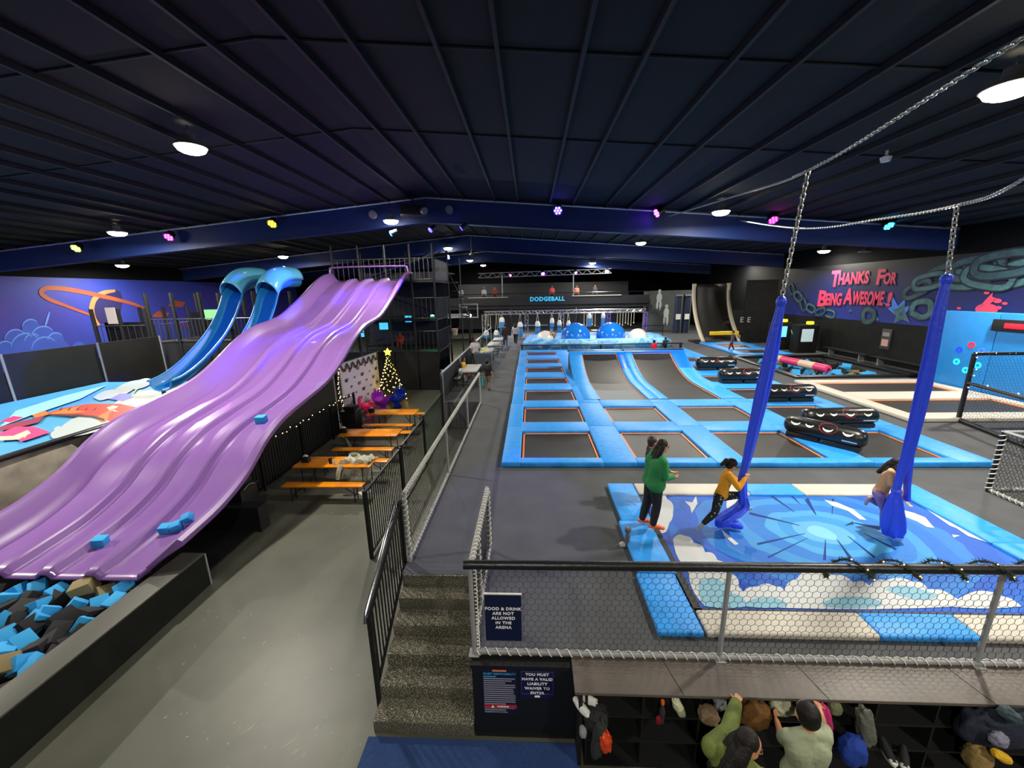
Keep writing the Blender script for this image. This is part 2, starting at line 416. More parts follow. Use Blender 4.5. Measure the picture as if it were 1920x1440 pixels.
def painted_link(cx, cy, L_, W_, ang, open_=False, d=.03, m_=TEAL):
    """one painted chain link, a flat ring on the wall; sizes in metres"""
    c = wallpoint(cx, cy, d); k = 28; pts = []
    for i in range(k+1):
        q = 2*pi*i/k
        if open_ and (.35 < q < 1.5): continue
        X_, Z_ = L_/2*math.copysign(abs(cos(q))**.7, cos(q)), W_/2*math.copysign(abs(sin(q))**.7, sin(q))
        pts.append((X_*cos(ang)-Z_*sin(ang), X_*sin(ang)+Z_*cos(ang)))
    for th, dd, mm in ((W_*.25, -.0, LINKD), (W_*.16, .003, m_)):
        rows = [[], []]
        for i, (u, v) in enumerate(pts):
            p, n_ = pts[max(i-1, 0)], pts[min(i+1, len(pts)-1)]
            tx, tz = n_[0]-p[0], n_[1]-p[1]; l = math.hypot(tx, tz) or 1
            rows[0].append(c+V((-dd, -(u-tz/l*th), v+tx/l*th))); rows[1].append(c+V((-dd, -(u+tz/l*th), v-tx/l*th)))
        mb = MB(); mb.grid(rows); mb.build('painted_chain_link' if dd else 'painted_link_outline', mm, wr)
LINKD = mat('mural_link_outline', '081226', .6)
TEAL2 = mat('mural_teal_dark', '2a4a52', .6, var=.4, scale=3.5); LK_ = 0
for (cx, cy, L_, W_, a, op) in ((1484, 542, .8, .45, -.9, 0), (1496, 556, .85, .5, -.5, 0), (1506, 571, .85, .5, -1.0, 0), (1520, 578, .8, .45, -.3, 0), (1538, 584, .8, .4, .3, 0), (1556, 588, .8, .4, -.15, 0),
                            (1628, 591, .7, .7, .2, 1), (1727, 580, .9, .75, 3.3, 1), (1718, 543, 1.3, .55, .45, 0), (1740, 528, 1.4, .6, .2, 0), (1772, 514, 1.7, .7, .3, 0), (1800, 524, 1.6, .65, -.05, 0), (1828, 503, 1.9, .75, .12, 0),
                            (1850, 520, 1.8, .7, -.2, 0), (1880, 496, 2.0, .8, .1, 0), (1900, 515, 1.8, .75, .3, 0), (1915, 490, 1.6, .7, -.1, 0)):
    painted_link(cx, cy, L_, W_, a, op, .02+.035*(LK_ % 5), TEAL if LK_ % 2 else TEAL2); LK_ += 1
def wallpoly(pix, m_, name, d=.03):
    mb = MB(); mb.poly([wallpoint(x, y, d) for x, y in pix]); return mb.build(name, m_, wr, smooth=False, tri=True)
wallpoly([(1668, 582), (1655, 565), (1672, 576), (1672, 552), (1684, 574), (1700, 556), (1694, 577), (1712, 570), (1699, 586), (1690, 600)], ICE, 'painted_flame', .02)
wallpoly([(1672, 580), (1685, 578), (1697, 568), (1696, 583), (1707, 606), (1692, 599), (1676, 606), (1680, 592)], TEAL, 'painted_star', .03)
wallpoly([(1685, 586), (1691, 585), (1693, 591), (1687, 594)], TEALD, 'painted_star_hole', .034)
for (x, y, r) in ((1850, 580, 20), (1870, 564, 8), (1798, 578, 4), (1850, 549, 5), (1872, 577, 6), (1884, 569, 5)):
    wallpoly([(x+r*cos(q)*1.1, y+r*.55*sin(q)) for q in [2*pi*i/14 for i in range(14)]], SPLAT, 'painted_splat')
wallpoly([(1835, 576), (1852, 558), (1862, 548), (1860, 556), (1870, 560), (1850, 574)], SPLAT, 'painted_splat')
for (x, y) in ((1594, 582), (1636, 600), (1645, 598), (1716, 588)):
    wallpoly([(x, y-4), (x+4, y+2), (x-3, y+3)], TEAL, 'painted_shard')

# left mural: ringed planet and blue clouds painted on the left wall
XL = -27.35
PLAN = mat('mural_orange', '9a4a30', .6, var=.2, scale=1); PLAN2 = mat('mural_amber', 'c08048', .6); CLD = mat('mural_cloud_blue', '3350b8', .6, var=.12, scale=.8); CLDL = mat('mural_cloud_edge', '5f8ae0', .6)
def lpoly(pix, m_, name, d=.0):
    mb = MB(); mb.poly([Xp(x, y, XL+.004+d*.22) for x, y in pix]); return mb.build(name, m_, wl, smooth=False, tri=True)
def lstroke(pix, wpx, m_, name, d=.01):
    pix = [V((x, y, 0)) for x, y in pix]; pix = spline(pix, 40); rows = [[], []]
    for i, p in enumerate(pix):
        t = (pix[min(i+1, 40)]-pix[max(i-1, 0)]).normalized(); n_ = V((-t.y, t.x, 0)); ww = wpx*(.45+.55*sin(pi*i/40))
        rows[0].append(Xp(p.x+n_.x*ww, p.y+n_.y*ww, XL+.004+d*.22)); rows[1].append(Xp(p.x-n_.x*ww, p.y-n_.y*ww, XL+.004+d*.22))
    mb = MB(); mb.grid(rows); mb.build(name, m_, wl)
lpoly([(172, 566), (178, 555), (188, 548), (202, 543), (216, 543), (226, 547), (230, 560), (228, 580), (220, 598), (205, 606), (190, 606), (180, 602), (175, 590)], mat('mural_planet_shade', '232058', .6), 'painted_planet', .012)
lstroke([(186, 610), (176, 596), (172, 578), (178, 560), (194, 549), (216, 545)], 5, PLAN2, 'painted_planet_rim', .03)
lstroke([(168, 590), (120, 572), (90, 560), (77, 548), (90, 540), (130, 543), (190, 555), (240, 567), (272, 578)], 4.5, PLAN, 'painted_planet_ring', .05)
lstroke([(84, 112*0+614), (89, 598), (93, 585)], 2, CLDL, 'painted_rocket_trail', .03)
for (x, y, r) in ((30, 640, 22), (10, 656, 16), (58, 616, 17), (82, 636, 24), (62, 642, 16), (105, 640, 16), (118, 652, 12), (148, 652, 12), (20, 662, 14), (50, 655, 30), (85, 658, 26)):
    lpoly([(x+r*cos(q), y+r*sin(q)) for q in [2*pi*i/20 for i in range(20)]], CLD, 'painted_cloud', .006+.0012*r)
    if r > 15: lstroke([(x+r*cos(q), y+r*sin(q)) for q in [3.3+2.2*i/6 for i in range(7)]], 1.3, CLDL, 'painted_cloud_edge', .05)
for (x, y, m_) in ((300, 590, PLAN), (330, 570, PLAN), (345, 610, mat('mural_magenta', '5a2a8a', .6)), (372, 596, MATS['mural_magenta']), (420, 560, PLAN), (395, 600, CLD)):
    lpoly([(x-16, y+4), (x-4, y-7), (x+18, y-3), (x+12, y+6)], m_, 'painted_shape', .02)

# ------------------------------------------------------------------ steps
st = thing('staircase', 'flight of six flecked grey carpet steps up to the arena platform', 'stairs', (-1.33, 3.6, -1.1))
RIS, TRD = 1.1/6, .286
for i in range(6):
    y0 = 3.6+TRD*i
    if i == 5: y0 = 5.02-.03
    z1 = -1.1+RIS*(i+1)
    m = MB(); m.box((-1.335, (y0+5.02+.0)/2, z1-RIS/2-.003), (1.23, 5.02-y0, RIS), bev=.01)
    m.build('step', STEPCARPET, st)
# black boarded end of the platform beside the steps, with its notices
pn = MB(); pn.box((-.1, 3.66, -.58), (1.22, .11, 1.03)); pn.box((.5, 3.5, -.58), (.04, .33, 1.03)); pn.box((-.1, 3.655, -.05), (1.24, .14, .05))
tag(pn.build('platform_panel', BLACK, None), 'black boarded panel carrying two notices beside the steps', 'panel')
# ================================================================== RAILINGS AND NETS
NETM = mat('black_net_cord', '0b0c0d', .6)
YR = 3.72
t = thing('netted_railing', 'black padded guard rail with honeycomb net along the near edge of the arena', 'railing', (2.4, YR, 0))
m = MB(); m.tube([(-.76, YR, 1.19), (7.2, YR, 1.22)], .05, 14); m.build('top_rail', BLKVIN, t)
m = MB(); m.tube([(-.68, YR, .03), (7.2, YR, .03)], .031, 10); m.build('bottom_rail', GREYTUBE, t)
for x in (-.69, 2.1, 4.86):
    m = MB(); m.tube([(x, YR, 0), (x, YR, 1.2)], .026, 10); m.box((x, YR, .006), (.12, .12, .012)); m.build('post', GREYTUBE, t)
m = MB(); hexnet(m, (-.66, YR+.0, .06), (1, 0, 0), (0, 0, 1), 7.6, 1.11, .085, .0026); m.build('honeycomb_net', NETM, t, smooth=False)
m = MB(); lacing(m, (-.68, YR, .03), (7.2, YR, .03), .038, .118, .006, 5); m.build('white_lacing', WHITEROPE, t)
m = MB(); lacing(m, (-.64, YR-.0, .05), (-.64, YR, 1.15), .016, .05, .006, 5); m.build('white_lacing', WHITEROPE, t)

# short rail running back from the right of the steps
def side_rail(name, label, x, y0, y1, posts, z1, wrapped=True, cell=.085):
    t = thing(name, label, 'railing', (x, (y0+y1)/2, 0))
    m = MB(); m.tube([(x, y0, z1), (x, y1, z1)], .03, 12); m.build('top_rail', GREYTUBE, t)
    m = MB(); m.tube([(x, y0, .04), (x, y1, .04)], .024, 10); m.build('bottom_rail', GREYTUBE, t)
    for y in posts:
        m = MB(); m.tube([(x, y, 0), (x, y, z1)], .026, 10); m.build('post', GREYTUBE, t)
    m = MB(); hexnet(m, (x, y0, .06), (0, 1, 0), (0, 0, 1), y1-y0, z1-.1, cell, .0028); m.build('honeycomb_net', NETM, t, smooth=False)
    if wrapped:
        m = MB(); lacing(m, (x, y0, z1), (x, y1, z1), .034, .075, .009, 5); m.build('white_lacing', WHITEROPE, t)
        m = MB(); lacing(m, (x, y0, .04), (x, y1, .04), .03, .1, .007, 5); m.build('white_lacing', WHITEROPE, t)
        m = MB(); lacing(m, (x, posts[0], .05), (x, posts[0], z1), .034, .09, .007, 5); m.build('white_lacing', WHITEROPE, t)
        m = MB(); lacing(m, (x, posts[-1], .05), (x, posts[-1], z1), .034, .09, .007, 5); m.build('white_lacing', WHITEROPE, t)
    return t
side_rail('netted_railing', 'short white laced net rail right of the steps, running back from the guard rail', -.70, 3.8, 5.6, (4.4, 5.6), 1.1)
side_rail('netted_railing', 'long white laced net rail along the left edge of the arena walkway', -1.93, 5.3, 14.3, (5.3, 8.3, 11.3, 14.3), 1.17, cell=.085)

# handrail with balusters beside the steps
BAL = {}
def baluster(parent, x, y, z0, z1):
    """one square bar; bars of one height share a mesh"""
    k = round(z1-z0, 2)
    if k not in BAL:
        m = MB(); m.box((0, 0, (z1-z0)/2), (.016, .016, z1-z0)); o = m.build('baluster', BLKMET, None, smooth=False); BAL[k] = o.data
    else:
        o = bpy.data.objects.new('baluster', BAL[k]); COL.objects.link(o)
    o.location = (x, y, z0); o.parent = parent
    if parent.type == 'EMPTY': o.matrix_parent_inverse = Matrix.Translation(-parent.location)
X0 = -2.0
t = thing('stair_railing', 'black barred stair railing with a shiny handrail on the left of the steps', 'railing', (X0, 4.5, -1.1))
def zr(y): return .28+(y-3.9)*.55
m = MB(); m.bar((X0, 3.88, zr(3.88)), (X0, 5.3, zr(5.3)), .045, .04); m.build('top_rail', BLKMET, t)
m = MB(); m.bar((X0, 3.95, zr(3.95)-1.08), (X0, 5.25, zr(5.25)-1.02), .035, .03); m.build('bottom_rail', BLKMET, t)
for y in (3.92, 5.28):
    m = MB(); m.box((X0, y, (zr(y)+(-1.1 if y < 4 else -.1))/2), (.05, .05, zr(y)-(-1.1 if y < 4 else -.1))); m.build('post', BLKMET, t)
for i in range(13):
    y = 4.02+i*.096; baluster(t, X0, y, zr(y)-1.06, zr(y)-.01)
m = MB(); m.tube([(X0-.03, 3.86, zr(3.86)-.02), (X0-.03, 3.9, zr(3.9)+.06), (X0-.05, 5.2, zr(5.2)+.10), (X0-.03, 5.26, zr(5.26)+.02)], .019, 12); m.build('handrail', STEEL, t)

# barred fence beside the walkway on the lower floor
def bar_fence(label, a, b, z0, z1, n, npost=2, obj=True, name='bar_fence'):
    a, b = V(a), V(b); t = thing(name, label, 'fence', tuple((a+b)/2)[:2]+(z0,))
    m = MB(); m.bar((a.x, a.y, z1), (b.x, b.y, z1), .045, .04); m.build('top_rail', BLKMET, t)
    m = MB(); m.bar((a.x, a.y, z0+.1), (b.x, b.y, z0+.1), .04, .035); m.build('bottom_rail', BLKMET, t)
    for i in range(npost):
        p = a.lerp(b, i/(npost-1)); m = MB(); m.box((p.x, p.y, (z0+z1)/2+.02), (.06, .06, z1-z0+.04)); m.build('post', BLKMET, t)
    if obj:
        for i in range(1, n): p = a.lerp(b, i/n); baluster(t, p.x, p.y, z0+.11, z1-.01)
    else:
        m = MB()
        for i in range(1, n): p = a.lerp(b, i/n); m.box((p.x, p.y, (z0+z1)/2+.05), (.022, .022, z1-z0-.12))
        m.build('bar_panel', BLKMET, t, smooth=False)
    return t
bar_fence('nearest black barred fence panel left of the steps on the lower floor', (-3.26, 6.8, 0), (-3.28, 9.0, 0), -1.1, .36, 20)
bar_fence('middle black barred fence panel between picnic tables and the walkway', (-3.29, 9.1, 0), (-3.32, 11.3, 0), -1.1, .38, 20)
bar_fence('far black barred fence panel between picnic tables and the walkway', (-3.33, 11.4, 0), (-3.4, 14.3, 0), -1.1, .42, 26)
# black screen on the face of the platform behind it and the far pale rail above
m = MB(); rows = []
for i in range(24):
    y = 14.5+i*.6; rows.append([(-3.5-.06*sin(i*1.3)*(1-j/5), y, -1.1+2.15*j/5) for j in range(6)])
m.grid(rows); m.box((-3.47, 21.4, -.02), (.03, 13.8, 2.1))
tag(m.build('fabric_screen', mat('black_mesh_fabric', '08090b', .8), None), 'black fabric screen under the far pale handrail by the folding tables', 'screen')
t = thing('handrail', 'far pale handrail above the black screen, along the bench area', 'railing', (-3.4, 24, 0))
m = MB(); m.tube([(-3.4, 14.4, 1.16), (-3.4, 34, 1.16)], .04, 10); m.build('top_rail', GALV, t)
for y in (14.6, 18.5, 22.4, 26.3, 30.2, 33.8):
    m = MB(); m.tube([(-3.4, y, 0), (-3.4, y, 1.14)], .028, 8); m.build('post', GALV, t)
# fence with fairy lights along the slide
FAIRY = emis('fairy_light', 'ffd79a', 9)
t = bar_fence('black barred fence hung with fairy lights beside the purple slide', (-7.35, 7.6, 0), (-7.35, 15.4, 0), -1.1, .16, 64, 5, obj=True)
m = MB(); pts = []
for i in range(60): pts.append((-7.33+.03*sin(i), 8.2+i*.118, .19+.035*sin(i*1.9)))
m.tube(pts, .006, 4); m.build('light_wire', BLACK, t)
b0 = None
for i in range(0, 60, 2):
    if b0 is None: m = MB(); m.sphere((0, 0, 0), .0115, 6, 4); b0 = m.build('fairy_bulb', FAIRY, t); o = b0
    else: o = bpy.data.objects.new('fairy_bulb', b0.data); COL.objects.link(o); o.parent = t; o.matrix_parent_inverse = Matrix.Translation(-t.location)
    o.location = pts[i]

# garland wound on the near guard rail
GARL = mat('dark_green_garland', '23301c', .8, var=.4, scale=40)
g = thing('garland', 'green tinsel garland with warm bulbs wound round the near guard rail', 'garland', (4, YR, 1.2))
m = MB(); random.seed(5); base = []
for i in range(420):
    x = 3.05+i*.0092; q = x*2*pi/.46; base.append(V((x, YR+cos(q)*.085, 1.205+sin(q)*.085)))
m.tube(base, .008, 5)
for p in base:
    for k in range(9):
        d = V((random.gauss(0, 1), random.gauss(0, 1), random.gauss(0, 1))).normalized()*.05
        q = d.orthogonal().normalized()*.004; m.poly([p+q, p-q, p+d])
m.build('tinsel', GARL, g, smooth=False)
b1 = None
for i in range(6, 420, 11):
    if b1 is None: m = MB(); m.sphere((0, 0, 0), .0065, 6, 4); b1 = m.build('garland_bulb', emis('warm_bulb', 'ffb860', 6), g); o = b1
    else: o = bpy.data.objects.new('garland_bulb', b1.data); COL.objects.link(o); o.parent = g; o.matrix_parent_inverse = Matrix.Translation(-g.location)
    o.location = base[i]+V((random.uniform(-.02, .02), -.03, random.uniform(-.02, .03)))

# ================================================================== TRAMPOLINE COURT
def pad(parent, x0, x1, y0, y1, z=.14, m_=None, name='pad', bev=.03, h=None):
    h = h or z-.005
    m = MB(); m.box(((x0+x1)/2, (y0+y1)/2, z-h/2), (x1-x0, y1-y0, h), bev=bev); return m.build(name, m_ or PADBLUE, parent, ang=60)
def bed(parent, x0, x1, y0, y1, z=.06, edge=ORANGE, sag=.05):
    m = MB(); n = 8; rows = []
    for i in range(n+1):
        rows.append([(x0+(x1-x0)*j/n, y0+(y1-y0)*i/n, z-sag*(1-(2*i/n-1)**2)*(1-(2*j/n-1)**2)) for j in range(n+1)])
    m.grid(rows); o = m.build('trampoline_bed', BED, parent)
    w_ = .05; m = MB()
    for (a, b, c, d) in ((x0, x1, y0, y0+w_), (x0, x1, y1-w_, y1), (x0, x0+w_, y0, y1), (x1-w_, x1, y0, y1)): m.box(((a+b)/2, (c+d)/2, z+.008), (b-a, d-c, .014))
    m.build('edge_webbing', edge, o, smooth=False)
    return o
court = thing('trampoline_court', 'large blue padded trampoline court with orange edged beds in the middle of arena', 'trampolines', (5, 17, 0))
CX = [(-.27, 1.70), (2.50, 4.32), (5.05, 7.05), (7.85, 9.75)]
RY = [(8.97, 10.87), (11.68, 13.37), (14.18, 15.83), (16.95, 18.33), (19.43, 20.93), (22.0, 23.55), (24.9, 26.4)]
for c, (x0, x1) in enumerate(CX):
    for r, (y0, y1) in enumerate(RY):
        if c in (1, 2) and 2 <= r <= 4: continue
        bed(court, x0+.03, x1-.03, y0+.04, y1-.04)
XE = [(-.72, -.27), (1.70, 2.50), (4.32, 5.05), (7.05, 7.85), (9.75, 10.5)]
ycuts = [8.68]+[(RY[i][1]+RY[i+1][0])/2 for i in range(6)]+[27.2]
for c, (x0, x1) in enumerate(XE):
    for r in range(7):
        ya, yb = ycuts[r], ycuts[r+1]
        if c == 2 and 2 <= r <= 4: continue
        pad(court, x0+random.uniform(-.02, .005), x1, ya+.004, yb-.004, .145)
ybars = [(8.68, 8.97)]+[(RY[i][1], RY[i+1][0]) for i in range(6)]+[(26.4, 27.2)]
for c, (x0, x1) in enumerate(CX):
    for r, (y0, y1) in enumerate(ybars):
        if c in (1, 2) and r in (3, 4): continue
        pad(court, x0-.01, x1+.01, y0, y1, .14)
pad(court, 4.32, 5.05, ycuts[2]+.004, 14.2, .145)
m = MB(); m.box((4.9, 17.94, .003), (11.0, 18.4, .006)); m.build('frame', BLACK, court)
# two curved ramp trampolines
def rampz(y):
    k = max(0, (y-16.6)/3.35); return .145+.88*k**2.1
def ramp(x0, x1, xl, xr, label):
    t = thing('ramp_trampoline', label, 'trampoline ramp', ((x0+x1)/2, 17, 0), 'curved ramp trampolines')
    ys = [14.22+i*(19.95-14.22)/36 for i in range(37)]
    m = MB(); m.grid([[(x0+(x1-x0)*j/6, y, rampz(y)-.07-.03*(1-(2*j/6-1)**2)) for j in range(7)] for y in ys]); b = m.build('trampoline_bed', BED, t)
    m = MB()
    for (a, b_) in ((x0, x0+.05), (x1-.05, x1)):
        m.grid([[(a, y, rampz(y)-.055), (b_, y, rampz(y)-.055)] for y in ys])
    m.grid([[(x0, 14.24, rampz(14.24)-.055), (x1, 14.24, rampz(14.24)-.055)], [(x0, 14.29, rampz(14.29)-.055), (x1, 14.29, rampz(14.29)-.055)]])
    m.grid([[(x0, 19.88, rampz(19.88)-.05), (x1, 19.88, rampz(19.88)-.05)], [(x0, 19.95, rampz(19.95)-.05), (x1, 19.95, rampz(19.95)-.05)]])
    m.build('edge_webbing', ORANGE, b)
    for (a, b_) in ((xl, x0+.01), (x1-.01, xr)):
        for (ya, yb, mm) in ((14.2, 15.6, PADBLUE), (15.6, 17.2, PADBLUE), (17.2, 18.6, PADBLUE), (18.6, 20.0, PADBLUE2 if b_ == xr else PADBLUE)):
            m = MB(); yy = [ya+.005+(yb-ya-.01)*i/10 for i in range(11)]
            m.grid([[(a, y, rampz(y)-.12), (a, y, rampz(y)-.01), (a+.03, y, rampz(y)+.012), (b_-.03, y, rampz(y)+.012), (b_, y, rampz(y)-.01), (b_, y, rampz(y)-.12)] for y in yy]); m.build('pad', mm, t)
    m = MB(); m.box(((xl+xr)/2, 20.05, rampz(20)-.06), (xr-xl, .3, .17), bev=.04); m.build('top_pad', PADBLUE2 if xr > 6 else PADBLUE, t)
    m = MB(); m.box(((xl+xr)/2, 20.32, rampz(20)+.03), (xr-xl+.1, .3, .04)); m.build('top_ledge', BLKVIN, t)
    m = MB()
    for xx in (xl+.02, xr-.02):
        m.prism([(xx, 18.2, .1), (xx, 20.2, .1), (xx, 20.2, rampz(20)-.1), (xx, 19.2, rampz(19.2)-.1), (xx, 18.2, rampz(18.2)-.1)], (.02, 0, 0))
    m.box(((xl+xr)/2, 20.22, .5), (xr-xl, .05, .85)); m.build('ramp_frame', BLACK, t)
ramp(2.58, 4.35, 1.95, 4.72, 'left curved ramp trampoline rising at the back of the court')
ramp(5.08, 7.02, 4.73, 7.72, 'right curved ramp trampoline with deep blue side pad')

# black rollers with painted eyes lying across the court
ROLLMAT = mat('black_inflatable_vinyl', '141617', .3, bump=.1, scale=6)
EYEW = mat('printed_white', 'e6e4dc', .5); EYER = mat('printed_red', 'a0202c', .5)
def roller(cx, cy, z, L_, R_, rz, label):
    t = thing('inflatable_roller', label, 'roller', (0, 0, 0), 'black inflatable rollers with eyes')
    m = MB(); m.lathe([(.001, -L_/2), (R_*.55, -L_/2+.01), (R_*.85, -L_/2+.07), (R_, -L_/2+.2), (R_*1.02, 0), (R_, L_/2-.2), (R_*.85, L_/2-.07), (R_*.55, L_/2-.01), (.001, L_/2)], (0, 0, R_+.08), 26, Matrix.Rotation(pi/2, 4, 'Y'))
    body = m.build('roller_body', ROLLMAT, t, ang=60)
    for s_ in (-1, 1):
        m = MB(); m.box((s_*L_*.235, 0, .06), (L_*.43, R_*1.5, .16), bev=.05); m.build('base_cushion', BLKVIN, t)
    def arc(u, size, m_, sc, name, a0=pi*1.08, a1=pi*1.92, rr=.42):
        mb = MB(); rows = [[], []]
        for i in range(13):
            q = a0+(a1-a0)*i/12; thk = sc*(1-.8*abs(i/6-1))
            for k, r_ in enumerate((size*rr+thk, size*rr-thk)):
                X_, S_ = u+cos(q)*r_*1.25, sin(q)*r_+.08
                ph = S_/R_+radians(20); rows[k].append((X_, -cos(ph)*(R_*1.025), R_+.08+sin(ph)*(R_*1.025)))
        mb.grid(rows); return mb.build(name, m_, body)
    for u, sz, m_ in ((-.62, .2, EYEW), (-.28, .17, EYEW), (.14, .2, EYEW), (.58, .2, EYEW)):
        arc(u*L_/2*1.05, sz, m_, .03, 'printed_eye')
    arc(.14*L_/2*1.05, .3, EYER, .012, 'printed_mouth', 0, 2*pi, .5)
    mb = MB(); ph = radians(-22); mb.grid([[(L_*.25, -cos(ph+k)*R_*1.026, R_+.08+sin(ph+k)*R_*1.026), (L_*.42, -cos(ph+k)*R_*1.026, R_+.08+sin(ph+k)*R_*1.026)] for k in (0, .14)]); mb.build('printed_strip', EYEW, body)
    t.location = (cx, cy, z); t.rotation_euler = (0, 0, rz)
roller(*Zp(1569, 799, .14)[:2], .14, 2.05, .235, 0, 'nearest black roller lying straight across a blue pad, right of the slanted one')
roller(*Zp(1541, 829, .145)[:2], .145, 1.75, .235, radians(-52), 'black roller lying slanted between the two front right trampolines')
roller(*Zp(1474, 751, .14)[:2], .14, 1.85, .26, 0, 'middle black roller partly behind the left blue silk, on its right')
roller(*Zp(1389, 717, .14)[:2], .14, 1.9, .27, 0, 'second farthest black roller, partly behind the left blue silk on its left')
roller(*Zp(1341, 693, .14)[:2], .14, 1.9, .28, 0, 'farthest black roller beside the deep blue ramp pad')

# white padded trampolines on the right
wt = thing('trampoline_pair', 'cream padded pair of wide trampolines in front of the blue wall', 'trampolines', (14, 14.5, 0))
for (a, b, c, d) in ((11.45, 11.95, 11.85, 17.2), (11.95, 16.6, 16.75, 17.2), (11.95, 16.3, 14.1, 15.1), (11.95, 16.6, 11.85, 12.45), (16.2, 16.62, 12.4, 16.8)): pad(wt, a, b, c, d, .13, PADWHITE)
bed(wt, 11.95, 16.2, 15.1, 16.75, .05); bed(wt, 11.95, 16.2, 12.45, 14.1, .05)
sb = thing('trampoline_pair', 'small blue padded pair of trampolines near the black climbing wall', 'trampolines', (14, 27, 0))
for (a, b, c, d) in ((12.75, 13.35, 24.3, 30.2), (15.35, 15.95, 24.3, 30.2), (13.35, 15.35, 29.4, 30.2), (13.35, 15.35, 26.5, 27.3), (13.35, 15.35, 24.3, 24.8)): pad(sb, a, b, c, d, .12)
bed(sb, 13.35, 15.35, 27.3, 29.4, .05); bed(sb, 13.35, 15.35, 24.8, 26.5, .05)

# ================================================================== SILKS PIT: padded frame and printed mat
pit = thing('silks_mat', 'big printed crash mat with spiral and clouds under the blue silks, framed by pads', 'mat', (4.8, 6, 0))
pad(pit, 1.5, 2.05, 3.98, 5.0, .09); pad(pit, 1.54, 2.09, 5.0, 6.35, .09); pad(pit, 1.6, 2.14, 6.35, 7.75, .09)
pad(pit, 2.08, 4.07, 3.98, 4.34, .09, PADWHITE); pad(pit, 4.07, 5.2, 3.98, 4.34, .09); pad(pit, 5.2, 7.6, 3.98, 4.34, .09, PADWHITE)
pad(pit, 2.16, 4.35, 7.3, 7.75, .09, PADWHITE); pad(pit, 4.35, 5.4, 7.3, 7.75, .09); pad(pit, 5.4, 7.2, 7.3, 7.75, .09, PADWHITE)
pad(pit, 7.25, 7.85, 3.98, 5.8, .09); pad(pit, 7.25, 7.85, 5.8, 7.75, .09)
def spiralmat():
    m = bpy.data.materials.new('printed_spiral_vinyl'); m.use_nodes = True; nt = m.node_tree; b = nt.nodes['Principled BSDF']; N = nt.nodes.new; L = nt.links.new
    tc = N('ShaderNodeTexCoord'); mp = N('ShaderNodeMapping'); mp.inputs['Location'].default_value = (-4.9, -6.1, 0); L(tc.outputs['Object'], mp.inputs['Vector'])
    ns = N('ShaderNodeTexNoise'); ns.inputs['Scale'].default_value = 1.1; ns.inputs['Detail'].default_value = 2; L(tc.outputs['Object'], ns.inputs['Vector'])
    sub = N('ShaderNodeVectorMath'); sub.operation = 'SUBTRACT'; sub.inputs[1].default_value = (.5, .5, .5); L(ns.outputs['Color'], sub.inputs[0])
    sc = N('ShaderNodeVectorMath'); sc.operation = 'SCALE'; sc.inputs[3].default_value = .45; L(sub.outputs[0], sc.inputs[0])
    ad = N('ShaderNodeVectorMath'); ad.operation = 'ADD'; L(mp.outputs[0], ad.inputs[0]); L(sc.outputs[0], ad.inputs[1])
    sx = N('ShaderNodeSeparateXYZ'); L(ad.outputs[0], sx.inputs[0])
    cx = N('ShaderNodeCombineXYZ'); L(sx.outputs[0], cx.inputs[0])
    my = N('ShaderNodeMath'); my.operation = 'MULTIPLY'; my.inputs[1].default_value = 1.35; L(sx.outputs[1], my.inputs[0]); L(my.outputs[0], cx.inputs[1])
    ln = N('ShaderNodeVectorMath'); ln.operation = 'LENGTH'; L(cx.outputs[0], ln.inputs[0])
    r = N('ShaderNodeValToRGB'); r.color_ramp.interpolation = 'CONSTANT'
    dv = N('ShaderNodeMath'); dv.operation = 'MULTIPLY'; dv.inputs[1].default_value = 1/3.2; L(ln.outputs['Value'], dv.inputs[0]); L(dv.outputs[0], r.inputs['Fac'])
    st = [(0, '72b4d8'), (.07, '559cc8'), (.14, '3284c4'), (.21, '4292c8'), (.28, '256ebc'), (.38, '3282c2'), (.46, '1a62b8'), (.56, '256ebc'), (.63, '1250b0'), (.74, '165ab6'), (.8, '0c44a8'), (.9, '0d48ac')]
    r.color_ramp.elements[0].color = lin(st[0][1]); r.color_ramp.elements[1].position = st[1][0]; r.color_ramp.elements[1].color = lin(st[1][1])
    for p, h in st[2:]:
        e = r.color_ramp.elements.new(p); e.color = lin(h)
    L(r.outputs['Color'], b.inputs['Base Color']); b.inputs['Roughness'].default_value = .55; b.inputs['Specular IOR Level'].default_value = .25
    n2 = N('ShaderNodeTexNoise'); n2.inputs['Scale'].default_value = 2.6; n2.inputs['Detail'].default_value = 4; n2.inputs['Distortion'].default_value = 1.; L(tc.outputs['Object'], n2.inputs['Vector'])
    bp = N('ShaderNodeBump'); bp.inputs['Strength'].default_value = .35; bp.inputs['Distance'].default_value = .06; L(n2.outputs['Fac'], bp.inputs['Height']); L(bp.outputs['Normal'], b.inputs['Normal'])
    return m
m = MB(); ZM = .05
m.box((4.7, 5.82, ZM/2), (5.1, 2.98, ZM)); mt = m.build('printed_mat', spiralmat(), pit)
m = MB(); m.box((2.13, 5.85, .03), (.1, 3.2, .06)); m.box((4.6, 4.36, .03), (5.1, .05, .06)); m.build('dark_gap', BLACK, pit)
CLW = mat('printed_cloud_white', 'b8bcbe', .6, spec=.2); CLG = mat('printed_cloud_shade', '7aa6ba', .6, spec=.2); STK = mat('printed_streak_blue', '0a3078', .6, spec=.2)
def flat(pix, m_, name, z=ZM+.004, par=None):
    mb = MB(); mb.poly([Zp(x, y, z) for x, y in pix]); return mb.build(name, m_, par or mt, smooth=False, tri=True)
